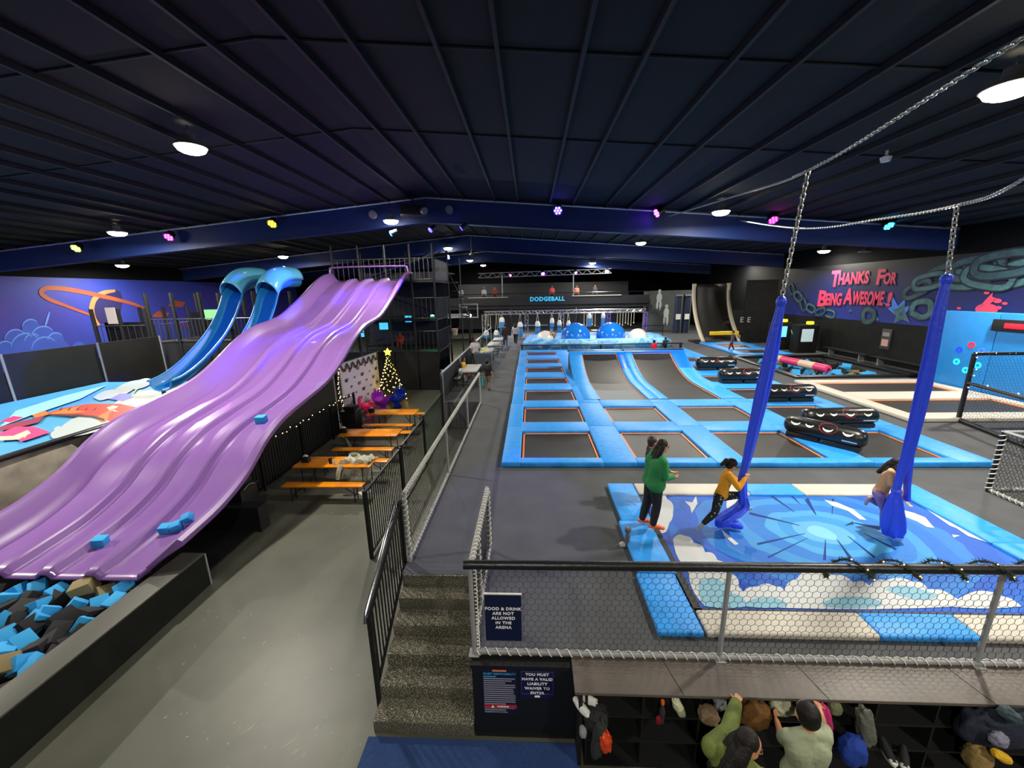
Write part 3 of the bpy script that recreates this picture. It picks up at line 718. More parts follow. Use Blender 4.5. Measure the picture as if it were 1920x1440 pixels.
def lump(pix, amp=7, n=5):
    """rounded cloud edge: bumps between successive points"""
    out = []; P = [V((x, y, 0)) for x, y in pix]
    for i in range(len(P)):
        a, b = P[i], P[(i+1) % len(P)]; d = b-a; nr = V((d.y, -d.x, 0)).normalized(); am = min(amp, .22*d.length)
        for k in range(n): f = k/n; out.append(tuple((a+d*f+nr*am*sin(pi*f))[:2]))
    return out
flat(lump([(1236, 922), (1250, 935), (1262, 960), (1246, 985), (1222, 950)], 6), CLW, 'printed_cloud')
flat(lump([(1225, 935), (1248, 955), (1252, 990), (1240, 1000)], 6), CLW, 'printed_cloud', ZM+.006)
flat(lump([(1262, 1010), (1285, 1005), (1300, 1018), (1322, 1035), (1345, 1050), (1370, 1075), (1385, 1100), (1392, 1130), (1320, 1135), (1290, 1070)], 7), CLW, 'printed_cloud', ZM+.005)
flat(lump([(1310, 1090), (1345, 1085), (1372, 1112), (1400, 1130), (1400, 1137), (1320, 1136)], 4), CLG, 'printed_cloud_shade', ZM+.008)
flat(lump([(1390, 1115), (1420, 1100), (1455, 1100), (1470, 1108), (1495, 1085), (1520, 1072), (1560, 1078), (1600, 1092), (1630, 1098), (1660, 1088), (1710, 1090), (1740, 1105), (1790, 1120), (1800, 1137), (1390, 1136)], 6), CLW, 'printed_cloud', ZM+.0062)
flat(lump([(1400, 1128), (1440, 1120), (1475, 1130), (1475, 1137), (1400, 1137)], 3), CLG, 'printed_cloud_shade', ZM+.009)
flat(lump([(1545, 1128), (1600, 1118), (1650, 1127), (1650, 1137), (1545, 1137)], 3), CLG, 'printed_cloud_shade', ZM+.009)
flat(lump([(1660, 1105), (1700, 1098), (1760, 1118), (1720, 1124)], 3), CLG, 'printed_cloud_shade', ZM+.009)
flat(lump([(1780, 1137), (1830, 1108), (1880, 1118), (1915, 1137)], 4), CLW, 'printed_cloud', ZM+.0074)
flat(lump([(1372, 930), (1392, 928), (1400, 950), (1380, 962), (1362, 950)], 4), CLW, 'printed_cloud')
flat([(1284, 940), (1298, 942), (1305, 930), (1308, 944), (1297, 962), (1294, 950)], CLW, 'printed_cloud')
flat([(1500, 922), (1530, 928), (1430, 921), (1380, 926), (1395, 920)], CLW, 'printed_cloud')
flat([(1545, 937), (1570, 942), (1600, 955), (1625, 975), (1612, 974), (1590, 958), (1560, 948)], CLW, 'printed_streak')
flat([(1690, 955), (1715, 962), (1735, 970), (1752, 990), (1738, 988), (1720, 978), (1695, 968)], CLW, 'printed_streak')
flat([(1725, 936), (1745, 945), (1795, 975), (1860, 1018), (1780, 985), (1730, 950)], CLW, 'printed_streak')
flat([(1775, 978), (1800, 990), (1860, 1020), (1815, 1005)], CLW, 'printed_streak', ZM+.006)
flat([(1352, 992), (1362, 1000), (1385, 1020), (1378, 1022), (1358, 1005)], CLW, 'printed_streak')
flat([(1785, 1002), (1800, 1004), (1788, 1008)], CLW, 'printed_star')
for a, b, w_ in (((1548, 1012), (1546, 1050), 3), ((1570, 1012), (1596, 1048), 3), ((1590, 1005), (1640, 1045), 2), ((1510, 1000), (1420, 1020), 2), ((1515, 1008), (1440, 1045), 1.5), ((1500, 985), (1405, 962), 2),
                 ((1490, 960), (1440, 925), 2), ((1530, 965), (1512, 935), 4), ((1560, 965), (1562, 935), 2), ((1600, 980), (1650, 990), 3), ((1500, 945), (1480, 925), 2), ((1620, 1000), (1680, 1030), 2), ((1585, 985), (1600, 980), 3)):
    a, b = V((*a, 0)), V((*b, 0)); n_ = (b-a).normalized(); n_ = V((-n_.y, n_.x, 0))*w_
    flat([tuple((a+n_*.2)[:2]), tuple((b+n_)[:2]), tuple((b-n_)[:2]), tuple((a-n_*.2)[:2])], STK, 'printed_streak', ZM+.003)
# ================================================================== PURPLE SLIDE
ZF = [(5.33, -.46), (5.9, -.37), (6.7, -.18), (7.5, .13), (8.2, .58), (8.9, .87), (9.9, 1.07), (10.85, 1.24), (11.5, 1.42), (12.4, 1.82), (13.3, 2.30), (14.3, 2.68), (15.2, 2.83), (16.0, 2.99), (17.0, 3.40), (18.0, 3.86), (19.2, 4.46), (20.0, 4.76), (20.8, 4.88)]
ZF = [(y, z-.08*min(1, max(0, (y-5.6)/1.2))) for y, z in ZF]
def floorz(ys):
    out = []
    for y in ys:
        i = 0
        while i < len(ZF)-2 and y > ZF[i+1][0]: i += 1
        y0, z0 = ZF[max(i-1, 0)]; y1, z1 = ZF[i]; y2, z2 = ZF[i+1]; y3, z3 = ZF[min(i+2, len(ZF)-1)]
        m1 = (z2-z0)/(y2-y0) if y2 != y0 else 0; m2 = (z3-z1)/(y3-y1) if y3 != y1 else 0
        h = y2-y1; t = (y-y1)/h
        out.append((2*t**3-3*t*t+1)*z1+(t**3-2*t*t+t)*h*m1+(-2*t**3+3*t*t)*z2+(t**3-t*t)*h*m2)
    return out
YS = [5.33+i*(20.8-5.33)/110 for i in range(111)]; ZS = floorz(YS)
PROF = [(-6.08, .33), (-6.10, .40), (-6.17, .43), (-6.24, .42), (-6.32, .33), (-6.42, .17), (-6.52, .05), (-6.62, .0)]
for xr in (-7.43, -8.27, -9.11):
    PROF += [(xr+.27, 0), (xr+.16, .0), (xr+.135, .02), (xr+.085, .13), (xr+.06, .15), (xr-.06, .15), (xr-.085, .13), (xr-.135, .02), (xr-.16, .0), (xr-.27, 0)]
PROF += [(-9.93, 0), (-10.03, .05), (-10.13, .17), (-10.23, .33), (-10.31, .42), (-10.38, .43), (-10.45, .40), (-10.47, .33)]
sl = thing('slide', 'wide purple four lane wave slide running down to the foam pit at left', 'slide', (-8.2, 12, -1.1))
rows = []
for y, z in zip(YS, ZS):
    k = min(1, max(0, (y-5.33)/.32)); k = k**.6
    kx = min(1, max(0, (y-5.45)/.3)); kx = kx*kx*(3-2*kx)
    rows.append([((-6.6+(x+6.6)*(.12+.88*kx) if x > -6.6 else (-9.95+(x+9.95)*(.12+.88*kx) if x < -9.95 else x)), y, z+(h*((.25+.75*kx) if (x > -6.6 or x < -9.95) else min(1, .55+.45*k)))) for x, h in PROF])
m = MB(); m.grid(rows); body = m.build('slide_chute', PURPLE, sl, ang=24)
md = body.modifiers.new('solid', 'SOLIDIFY'); md.thickness = .035; md.offset = 0
m = MB(); zt = ZS[-1]
m.tube(spline([(-10.35, 20.6, zt+.3), (-10.33, 20.7, zt+.62), (-10.2, 20.75, zt+.72), (-8.3, 20.8, zt+.74), (-6.5, 20.75, zt+.72), (-6.3, 20.7, zt+.6), (-6.18, 20.5, zt+.3)], 40), .045, 10); m.build('top_arch', PURPLE, sl)
for y in (7.6, 10.2, 12.8, 15.4, 18):
    z = floorz([y])[0]
    for x in (-8.0, -9.6):
        m = MB(); m.box((x, y, (z-.06-1.1)/2), (.1, .1, z-.06+1.1)); m.build('slide_leg', BLACK, sl)
    m = MB(); m.box((-8.3, y, z-.1), (3.2, .08, .1)); m.build('cross_beam', BLACK, sl)
# dark boarding below the slide
m = MB(); m.prism([(-7.55, 8.3, -1.1), (-7.55, 8.3, .3), (-7.55, 9.9, .8), (-7.55, 12.4, 1.45), (-7.55, 14.3, 2.3), (-7.55, 14.3, -1.1)], (-.03, 0, 0))
m.build('under_boarding', BLACK, sl)

# ================================================================== TWIN BLUE SLIDES
def blue_slide(xr, label):
    base = [(323, 713), (345, 703), (372, 683), (395, 660), (420, 630), (438, 600), (449, 572), (457, 545)]
    pts = [Xp(x, y, -12.1) for x, y in base]
    last = pts[-1]; pts += [V((0, last.y+.5, last.z+.36)), V((0, last.y+1.1, last.z+.5)), V((0, last.y+1.9, last.z+.52))]
    P = spline([(0, p.y, p.z) for p in pts], 60); W = .9
    t = thing('tube_slide', label, 'slide', (xr-W/2, P[0].y, -1.1), 'twin blue slides')
    prof = [(0.03, -.04), (0, 0), (-.05, .02), (-.09, -.04), (-.13, -.2), (-.22, -.31), (-.36, -.35), (-.64, -.35), (-.78, -.31), (-.87, -.2), (-.91, -.04), (-.95, .02), (-1., 0), (-1.03, -.04)]
    rows = [[(xr+a*W, p.y, p.z+b) for a, b in prof] for p in P]
    m = MB(); m.grid(rows); c = m.build('slide_chute', SLIDEBLUE, t, ang=0); md = c.modifiers.new('solid', 'SOLIDIFY'); md.thickness = .03
    # deeper blue lining on the lane
    rows = [[(xr+a*W, p.y, p.z+b+.006) for a, b in prof[5:9]] for p in P[4:]]
    m = MB(); m.grid(rows); m.build('slide_lane', mat('deep_blue_lane', '0d4fb8', .25, coat=.5), c, ang=0)
    # hood over the top
    rows = []
    for i in range(40, 61):
        p = P[i]; n_ = 14; f = (i-40)/20
        rows.append([(xr-W/2+(W/2+.02)*cos(pi*k/n_), p.y-.35*sin(pi*k/n_)*(1-f)*.6, p.z+.52*sin(pi*k/n_)) for k in range(n_+1)])
    m = MB(); m.grid(rows); h = m.build('slide_hood', SKYGEL, t, ang=0); md = h.modifiers.new('solid', 'SOLIDIFY'); md.thickness = .03
    for i in (6, 30):
        p = P[i]
        for dx in (-.12, -.88):
            m = MB(); m.box((xr+dx, p.y, (p.z-.36-1.1)/2), (.09, .09, p.z-.36+1.1)); m.build('slide_leg', BLACK, t)
    return t
blue_slide(-12.1, 'left blue half pipe slide with pale hood, ending over the printed airbag')
blue_slide(-10.55, 'right blue half pipe slide with pale hood, next to the purple slide')

# ================================================================== AIRBAG
ab = thing('airbag', 'huge printed landing airbag under the blue slides, grey quilted side facing the purple slide', 'airbag', (-15, 10, -1.1))
XN = -11.55; ZA = .8
SIDE = mat('grey_painted_fabric', 'a8a093', .6, var=.5, scale=1.1, bump=.3)
m = MB(); rows = []
for i in range(41):
    y = 3.0+i*.3; rows.append([(XN-.04*(1-abs(j/4-1))*sin(y*2.1)+.12*sin(pi*j/8), y, -1.08+(ZA+1.08)*j/8) for j in range(9)])
m.grid(rows); m.build('side_panel', SIDE, ab)
m = MB(); m.box((-14.8, 9.2, (-1.1+ZA)/2-.02), (6.3, 12.2, ZA+1.06)); m.build('bag_body', mat('airbag_sky_blue', '3f92c4', .5, var=.12, scale=.5), ab)
m = MB(); m.bar((XN+.02, 3, ZA), (XN+.02, 15.2, ZA), .2, .1, bev=.03); m.build('black_edge', BLKVIN, ab)
ABM = [mat('airbag_cloud', 'a6b2b6', .5), mat('airbag_red', 'cc2c14', .5), mat('airbag_orange', 'd8702a', .5), mat('airbag_pink', 'e83a78', .5), mat('airbag_dark_red', '8a2a4a', .5), mat('airbag_pale', 'bcb8a8', .5), mat('airbag_black_line', '2a2026', .5), mat('airbag_violet', '6a6ac8', .5), mat('airbag_pale_blue', '8ecbe8', .5)]
def bagp(pix, k, z=.004, n='printed_shape'): flat(pix, ABM[k], n, ZA+.004+z*.3, ab)
bagp(lump([(100, 806), (115, 800), (160, 780), (200, 768), (255, 738), (300, 735), (345, 722), (355, 750), (300, 768), (240, 782), (180, 798)], 5), 0, .006, 'printed_cloud')
bagp(lump([(95, 812), (130, 800), (170, 800), (215, 795), (200, 803), (100, 822)], 4), 0, .02, 'printed_cloud')
bagp(lump([(175, 745), (215, 730), (262, 712), (290, 714), (250, 730), (200, 748)], 4), 0, .006, 'printed_cloud')
bagp([(0, 800), (30, 770), (120, 742), (200, 722), (150, 748), (60, 778)], 8, .005, 'printed_wave')
bagp([(80, 777), (120, 765), (165, 757), (225, 757), (262, 765), (235, 778), (205, 790), (195, 783), (150, 777)], 1, .012)
bagp([(90, 776), (120, 767), (150, 761), (140, 769), (165, 772), (130, 775)], 2, .016)
bagp([(200, 764), (212, 760), (222, 762), (214, 768), (222, 772), (206, 770)], 5, .017)
for x in range(110, 180, 16): bagp([(x, 769), (x+6, 764), (x+8, 764), (x+3, 770)], 6, .019, 'printed_outline')
bagp([(185, 780), (200, 772), (218, 765), (205, 775), (200, 790), (190, 792), (180, 786)], 2, .018)
bagp([(80, 778), (130, 777), (175, 779), (196, 785), (196, 790), (170, 783)], 6, .022, 'printed_outline')
bagp([(60, 778), (85, 770), (92, 776), (70, 786)], 2, .014)
bagp([(0, 800), (30, 792), (60, 785), (85, 778), (72, 792), (40, 800), (0, 808)], 4, .015)
bagp([(0, 790), (25, 780), (45, 782), (20, 792)], 3, .013)
bagp([(0, 812), (30, 800), (65, 800), (95, 810), (60, 822), (40, 828), (20, 818), (0, 820)], 3, .025)
bagp([(0, 818), (25, 817), (52, 806), (58, 812), (35, 824), (0, 826)], 5, .03, 'printed_teeth')
for x in range(4, 50, 8): bagp([(x, 822-x*.1), (x+6, 821-x*.1), (x+2, 827-x*.12)], 5, .034, 'printed_tooth')
bagp([(205, 748), (225, 738), (245, 738), (250, 745), (230, 752)], 7, .018)
for i in range(9): bagp([(245, 745), (255+i*8, 728+i*3), (258+i*8, 729+i*3)], 5, .02, 'printed_ray')
# black padded screens on posts behind the airbag
for i, (ya, yb) in enumerate(((3.6, 7.9), (8.0, 12.35), (12.45, 15.4), (15.5, 18.2))):
    t = thing('screen_panel', ['black screen behind the airbag, outside the left edge', 'leftmost visible black screen behind the printed airbag', 'second black screen behind the printed airbag, between two pale posts', 'black screen behind the airbag nearest the blue slides'][i], 'screen', (-18, ya, 0))
    m = MB(); m.box((-18.05, (ya+yb)/2, .65), (.06, yb-ya, 3.45)); m.build('fabric_panel', mat('black_screen_fabric', '1b1b19', .75, var=.15, scale=2), t)
    m = MB(); m.tube([(-17.98, yb+.04, -1.1), (-17.98, yb+.04, 2.4)], .035, 8); m.build('post', GALV, t)

# ================================================================== FOAM PIT at the slide foot
ft = thing('foam_pit', 'black walled foam pit at the foot of the purple slide', 'foam pit', (-8, 5, -1.1))
m = MB(); m.prism([(-6.02, 1.6, -1.1), (-6.02, 6.02, -1.1), (-6.02, 6.02, -.47), (-6.02, 1.6, -.47)], (-.42, 0, 0)); m.build('side_wall', BLKBOARD, ft, smooth=False)
m = MB(); m.box((-6.23, 3.81, -.455), (.44, 4.44, .03), bev=.01); m.build('wall_cap', mat('pit_cap_vinyl', '46463f', .5, bump=.08, scale=6), ft)
m = MB(); m.box((-6.02, 6.03, -.78), (.03, .03, .64)); m.build('corner_trim', GALV, ft, smooth=False)
m = MB(); m.box((-9.1, 7.8, -.8), (5.9, .3, .6)); m.build('back_wall', BLACK, ft); m = MB(); m.box((-11.3, 4.7, -.8), (.3, 6.2, .6)); m.build('far_wall', BLACK, ft)
m = MB(); m.box((-8.8, 4.7, -1.075), (5, 6.1, .04)); m.build('pit_base', BLACK, ft)
FB = mat('sky_blue_foam', '2f9fe0', .85, bump=.15, scale=60); FK = mat('black_foam', '15151a', .85, bump=.15, scale=60); FT = mat('tan_foam', '8a7a55', .85, bump=.15, scale=60)
proto = {}
def foam(c, s, rot, col, label, group=None):
    k = (col, s)
    if k not in proto:
        m = MB(); m.box((0, 0, 0), (s*1.15, s, s*.95), bev=.012); proto[k] = m.build('foam_cube', {'b': FB, 'k': FK, 't': FT}[col], None).data; o = [x for x in COL.objects if x.data == proto[k]][0]
    else:
        o = bpy.data.objects.new('foam_cube', proto[k]); COL.objects.link(o)
    o.location = c; o.rotation_euler = rot
    return tag(o, label, 'foam cube', group)
random.seed(21)
R3 = lambda: (random.uniform(-.7, .7), random.uniform(-.7, .7), random.uniform(0, 3))
LB = 'sky blue foam cube lying in the pit at the foot of the purple slide'; LK = 'black foam cube lying among blue ones in the pit at the slide foot'
BL = [(32, 1110), (72, 1105), (108, 1112), (140, 1140), (188, 1135), (72, 1138), (90, 1150), (68, 1165), (45, 1205), (16, 1195), (40, 1245), (218, 1130), (235, 1105), (15, 1125), (160, 1172), (10, 1225), (65, 1250), (5, 1165)]
for (x, y) in BL: foam(Zp(x, y, -.64), .215, R3(), 'b', LB, 'sky blue foam cubes in the slide pit')
for (x, y) in [(10, 1145), (50, 1185), (120, 1165), (110, 1190), (95, 1210), (150, 1195), (30, 1170), (70, 1225), (15, 1100), (170, 1160), (210, 1165), (130, 1210), (85, 1095), (240, 1125), (10, 1260), (100, 1235), (190, 1180), (45, 1150), (0, 1200), (60, 1128), (165, 1120), (100, 1128)]:
    foam(Zp(x, y, -.7)+V((0, 0, random.uniform(-.05, .05))), .25, R3(), 'k', LK, 'black foam cubes in the slide pit')
for (gx, gy) in [(-7.0+.28*i*-1, 3.0+.3*j) for i in range(9) for j in range(11)]:
    if random.random() < .55: foam((gx+random.uniform(-.1, .1), gy+random.uniform(-.1, .1), -.93), .25, R3(), 'k', LK, 'black foam cubes in the slide pit')
foam(Zp(158, 1102, -.55), .25, (.1, -.2, .5), 't', 'tan foam cube right under the purple slide lip')
foam(Zp(198, 1112, -.68), .2, (.4, .3, 1.1), 't', 'small tan foam piece half buried beside the tan cube')
foam(Zp(8, 1250, -.6), .24, (.5, .2, .7), 't', 'tan foam cube at the left photo edge in the pit')
def onslide(px, py, col, label, rot, s=.15, up=.07):
    for i in range(400):
        y = 5.4+i*.02; p = Yp(px, py, y); z = floorz([y])[0]
        if p.z <= z+up: break
    foam((p.x, p.y, z+up+.02), s, rot, col, label)
onslide(189, 1017, 'b', 'blue foam cube alone on the second lane near slide foot', (.12, .1, .3), .17)
onslide(311, 993, 'b', 'pale topped blue foam cube left one of the pair on the right lane', (.2, 0, .15), .16)
onslide(330, 990, 'b', 'blue foam cube right one of the pair resting on the right lane', (.3, -.2, .5), .16)
onslide(352, 974, 'b', 'small blue foam cube just above the pair, against the right rim', (.5, -.4, .2), .15, .12)
onslide(490, 788, 'b', 'blue foam cube halfway up the purple slide', (.1, 0, .1), .2)

# ================================================================== PICNIC AREA on the lower floor
def cyls(x, y, z, prof, name, m_, par, n=16): 
    mb = MB(); mb.lathe(prof, (x, y, z), n); return mb.build(name, m_, par)
TZ = -1.1
def trestle(name, label, cat, x0, x1, y, w_, h, group):
    t = thing(name, label, cat, ((x0+x1)/2, y, TZ), group)
    m = MB(); m.box(((x0+x1)/2, y, TZ+h-.015), (x1-x0, w_, .032), bev=.008); m.build('table_top' if cat == 'table' else 'seat', TABLE, t)
    for x in (x0+.22, x1-.22):
        m = MB(); yy = w_/2-.05
        m.tube([(x, y-yy, TZ), (x, y-yy, TZ+h-.03)], .014, 8); m.tube([(x, y+yy, TZ), (x, y+yy, TZ+h-.03)], .014, 8)
        m.tube([(x, y-yy, TZ+.16), (x, y+yy, TZ+.16)], .012, 8)
        s = .35 if x < (x0+x1)/2 else -.35
        m.tube([(x, y, TZ+.16), (x+s, y, TZ+h-.04)], .01, 8); m.build('folding_leg', BLKMET, t)
    return t
for (x0, x1, y, lb, yb, lb2, yb2, lb3) in (
        (-6.42, -4.32, 9.78, 'nearest orange trestle table, with a white coat on its right end', 9.05, 'nearest orange bench, in front of the table with the coat', 10.55, 'orange bench half hidden behind the table with the coat'),
        (-6.3, -4.36, 12.1, 'middle orange trestle table, reflecting lamp light on its bare top', 11.42, 'orange bench in front of the middle table', 12.95, 'orange bench behind the middle table'),
        (-6.3, -4.42, 14.4, 'farthest orange trestle table in front of the hand shaped chairs', 13.72, 'orange bench in front of the farthest table', 15.15, 'orange bench behind the farthest table')):
    trestle('trestle_table', lb, 'table', x0, x1, y, .68, .76, 'orange trestle tables')
    trestle('trestle_bench', lb2, 'bench', x0-.02, x1-.02, yb, .27, .46, 'orange trestle benches')
    trestle('trestle_bench', lb3, 'bench', x0+.06, x1+.1, yb2, .27, .46, 'orange trestle benches')
def napkin(p, label):
    t = thing('napkin_dispenser', label, 'dispenser', tuple(p), 'napkin dispensers')
    m = MB(); m.box((p.x, p.y, p.z+.08), (.2, .14, .16), bev=.012); m.build('dispenser_body', BLACK, t)
    m = MB(); m.grid([[(p.x-.07+.035*i, p.y-.02+.03*j, p.z+.165+.05*math.exp(-((i-2)**2+(j-1)**2)/2)+.012*((i*j) % 2)) for i in range(5)] for j in range(3)]); m.box((p.x, p.y, p.z+.168), (.12, .05, .02)); m.build('napkin', WHITEPL, t)
TT = TZ+.762
napkin(Zp(574, 866, TT), 'black napkin dispenser on the nearest orange table'); napkin(Zp(645, 811, TT), 'black napkin dispenser on the middle orange table'); napkin(Zp(697, 773, TT), 'black napkin dispenser on the farthest orange table')
c = Zp(620, 869, TT)
m = MB(); m.lathe([(.001, 0), (.04, 0), (.05, .14), (.046, .14), (.036, .01), (.001, .01)], c, 16); tag(m.build('cup', BLACK, None), 'dark takeaway cup standing left on the table with the coat', 'cup')
c = Zp(628, 872, TT)
m = MB(); m.lathe([(.001, 0), (.03, 0), (.032, .11), (.012, .14), (.012, .16), (.001, .16)], c, 14); tag(m.build('bottle', mat('clear_plastic', 'c8ccd0', .15, spec=.6), None), 'small clear bottle beside the dark cup on the table', 'bottle')
# white coat thrown over the table end
COAT = mat('cream_coat_cloth', 'b9b9a8', .85, bump=.5, scale=9)
m = MB(); rows = []
for i in range(19):
    f = i/18; row = []
    for j in range(15):
        g = j/14; x = -5.12+.75*g+.05*sin(i*.9); yv = 10.02-.62*f
        z = TT+.05+.05*sin(j*1.7+i*.5)+.05*sin(i*1.3)
        if f > .62: z -= (f-.62)*1.25*(.75+.4*sin(j*2.1)); yv = 10.02-.62*.62-.12*(f-.62)
        row.append((x-(.1*(f > .6)*(1-g)), yv-.05*sin(j), z+.02))
    rows.append(row)
m.grid(rows); ct = thing('coat', 'cream coat thrown over the right end of the nearest table', 'coat', (-4.8, 9.7, TT))
o = m.build('coat_body', COAT, ct); md = o.modifiers.new('s', 'SOLIDIFY'); md.thickness = .03; md = o.modifiers.new('u', 'SUBSURF'); md.levels = md.render_levels = 1
m = MB(); m.tube(spline([(-5.08, 9.45, TT+.05), (-5.12, 9.38, TT-.1), (-5.16, 9.36, TT-.32)], 10), [.06, .062, .062, .06, .06, .058, .058, .055, .055, .05, .05], 10); m.build('sleeve', COAT, ct)
m = MB(); m.sphere((-4.98, 10.02, TT+.1), (.14, .1, .06)); m.build('lining', mat('olive_lining', '6a7058', .8), ct)
# pair of white trainers on the floor
def shoe_pair(p, m_, label, rz, sole=WHITEPL, sc=1.):
    t = thing('shoes', label, 'shoes', tuple(p))
    for s_, dx in ((-1, -.07), (1, .08)):
        M = Matrix.Translation(p) @ Matrix.Rotation(rz+s_*.2, 4, 'Z') @ Matrix.Scale(sc, 4)
        m = MB(); rows = []
        for i in range(9):
            f = i/8; y = -.13+.26*f; w_ = .04+.014*sin(pi*min(1, f*1.1)); hh = .085-.045*f
            rows.append([M @ V((dx+w_*cos(pi*k/8), y, .022+hh*sin(pi*k/8))) for k in range(9)])
        m.grid(rows); m.poly(list(reversed(rows[0]))); m.poly(rows[-1]); m.build('shoe', m_, t)
        m = MB(); m.prism([M @ V((dx+.052*cos(2*pi*k/16), .15*sin(2*pi*k/16), 0)) for k in range(16)], M.to_3x3() @ V((0, 0, .025))); m.build('sole', sole, t)
        m = MB(); m.sphere(M @ V((dx, .105, .03)), (.048*sc, .045*sc, .034*sc), 12, 8); m.build('toe_cap', sole, t)
shoe_pair(Zp(684, 926, TZ), WHITEPL, 'white trainers on the floor by the nearest fence panel', 1.2)
# litter bins
def bin_(x, y, label):
    t = thing('litter_bin', label, 'bin', (x, y, TZ), 'black litter bins')
    m = MB(); m.box((x, y, TZ+.42), (.56, .56, .84), bev=.03); m.build('bin_body', mat('bin_black', '141416', .45), t)
    m = MB(); m.prism([(x-.3, y-.3, TZ+.84), (x+.3, y-.3, TZ+.84), (x+.3, y+.3, TZ+.84), (x-.3, y+.3, TZ+.84)], (0, 0, .05)); m.box((x, y+.04, TZ+.96), (.44, .4, .16), bev=.04); m.build('bin_lid', BLKVIN, t)
    m = MB(); m.tube(spline([(x+.29, y-.2, TZ+.86), (x+.31, y, TZ+.93), (x+.29, y+.2, TZ+.86)], 10), .012, 6); m.build('handle', GREYPL, t)
bin_(-6.95, 8.15, 'near black litter bin beside the purple slide'); bin_(-7.0, 14.3, 'far black litter bin in front of the white backdrop')
# white printed backdrop
bd = thing('photo_backdrop', 'white photo backdrop with rows of small grey logos and a tinsel garland', 'backdrop', (-7.75, 17.2, TZ))
A, B = V((-7.86, 15.5, TZ+.04)), V((-7.6, 18.85, TZ+.04)); UX = (B-A).normalized(); HB = 2.42
NB = UX.cross(V((0, 0, 1)))
m = MB(); rows = [[A+(B-A)*(i/12)+V((0, 0, HB*j/6))+NB*(.02*sin(i*1.6)*(1-j/6)) for i in range(13)] for j in range(7)]; m.grid(rows); f = m.build('printed_sheet', mat('backdrop_white', 'd6d2d6', .6), bd); md = f.modifiers.new('s', 'SOLIDIFY'); md.thickness = .01
LOG = mat('logo_grey', '6a6a78', .6); LOG2 = mat('logo_dark', '3a3a48', .6)
for j in range(6):
    for i in range(5):
        c = A+UX*(.38+.68*i+(.34 if j % 2 else 0))+V((0, 0, .3+.34*j))+NB*.035
        if (c-A).dot(UX) > 3.25: continue
        mb = MB(); q_ = 1. if (i+j) % 2 == 0 else .55; zz = V((0, 0, 1))
        mb.poly([c+UX*(.13*q_*cos(2*pi*k/14))+zz*(.085*q_*sin(2*pi*k/14)) for k in range(4, 14)])
        mb.poly([c+UX*a_*q_+zz*b_*q_+NB*.002 for a_, b_ in ((-.04, -.02), (.14, .03), (.15, .085), (-.02, .04))])
        mb.build('printed_logo', LOG if i % 2 else LOG2, f, smooth=False)
m = MB(); m.tube([A+V((0, 0, HB+.02))-UX*.6, B+V((0, 0, HB+.02))+UX*.3], .025, 8)
for p in (A-UX*.1, B+UX*.05): m.tube([p-V((0, 0, .04)), p+V((0, 0, HB+.02))], .022, 8); m.box(p-V((0, 0, .02)), (.5, .08, .04))
m.build('backdrop_frame', BLKMET, bd)
BRN = mat('bronze_tinsel', '4a3a26', .5, .3)
m = MB(); gp = []
for i in range(90):
    f = i/89; gp.append(A+(B-A)*f+V((0, 0, HB-.05-.28*abs(sin(f*pi*7))))+NB*.07)
m.tube(gp, .03, 6)
for p in gp:
    for k in range(6):
        d = V((random.gauss(0, 1), random.gauss(0, 1), random.gauss(0, 1))).normalized()*.09; q = d.orthogonal().normalized()*.008; m.poly([p+q, p-q, p+d])
m.build('tinsel_garland', BRN, bd, smooth=False)
b2 = None
for i in range(0, 26, 1):
    if i % 3 == 2: continue
    p = A+V((0, 0, HB-.1-.066*i))-UX*(.12+.22*sin(pi*i/25))+NB*.05+V((.03*sin(i*2.2), 0, 0))
    if b2 is None: m = MB(); m.sphere((0, 0, 0), .013, 6, 4); b2 = m.build('fairy_bulb', FAIRY, bd); o = b2
    else: o = bpy.data.objects.new('fairy_bulb', b2.data); COL.objects.link(o); setpar(o, bd)
    o.location = p
# lit tree
tr = thing('christmas_tree', 'lit Christmas tree full of warm bulbs with a yellow star, beside the backdrop', 'tree', (-6.95, 18.7, TZ))
tx, ty = -6.98, 18.7; HT = 2.35
m = MB(); m.cyl((tx, ty, TZ), (tx, ty, TZ+HT*.95), .05, .015, 8); m.build('trunk', mat('tree_trunk', '2e2218', .8), tr)
m = MB(); random.seed(9)
for i in range(2600):
    f = random.random()**.8; z = TZ+.1+f*(HT-.15); r_ = (1-f)*.68+.03; q = random.random()*2*pi
    c = V((tx+cos(q)*r_*random.uniform(.35, 1), ty+sin(q)*r_*random.uniform(.35, 1), z)); d = V((cos(q), sin(q), -.25))*.16; e = V((-sin(q), cos(q), .2))*.022
    m.poly([c-e, c+e, c+d])
o = m.build('needles', mat('dark_green_needles', '24361f', .8), tr, smooth=False); o['kind'] = 'stuff'
b3 = None
for i in range(96):
    f = (i/96); f = 1-(1-f)**.6 if False else f; q = i*2.399963; r_ = (1-f)*.7+.04
    if b3 is None: m = MB(); m.sphere((0, 0, 0), .024, 6, 4); b3 = m.build('tree_bulb', emis('tree_bulb_glow', 'ffcf6a', 7), tr); o = b3
    else: o = bpy.data.objects.new('tree_bulb', b3.data); COL.objects.link(o); setpar(o, tr)
    o.location = (tx+cos(q)*r_, ty+sin(q)*r_, TZ+.12+f*(HT-.2))
m = MB(); sp = []
for k in range(10):
    q = pi/2+2*pi*k/10; r_ = .2 if k % 2 == 0 else .1; sp.append((tx+r_*cos(q), ty-.03, TZ+HT+.12+r_*sin(q)))
m.prism(sp, (0, .06, 0)); m.build('star', emis('yellow_star', 'f0d040', 2.2), tr, smooth=False)
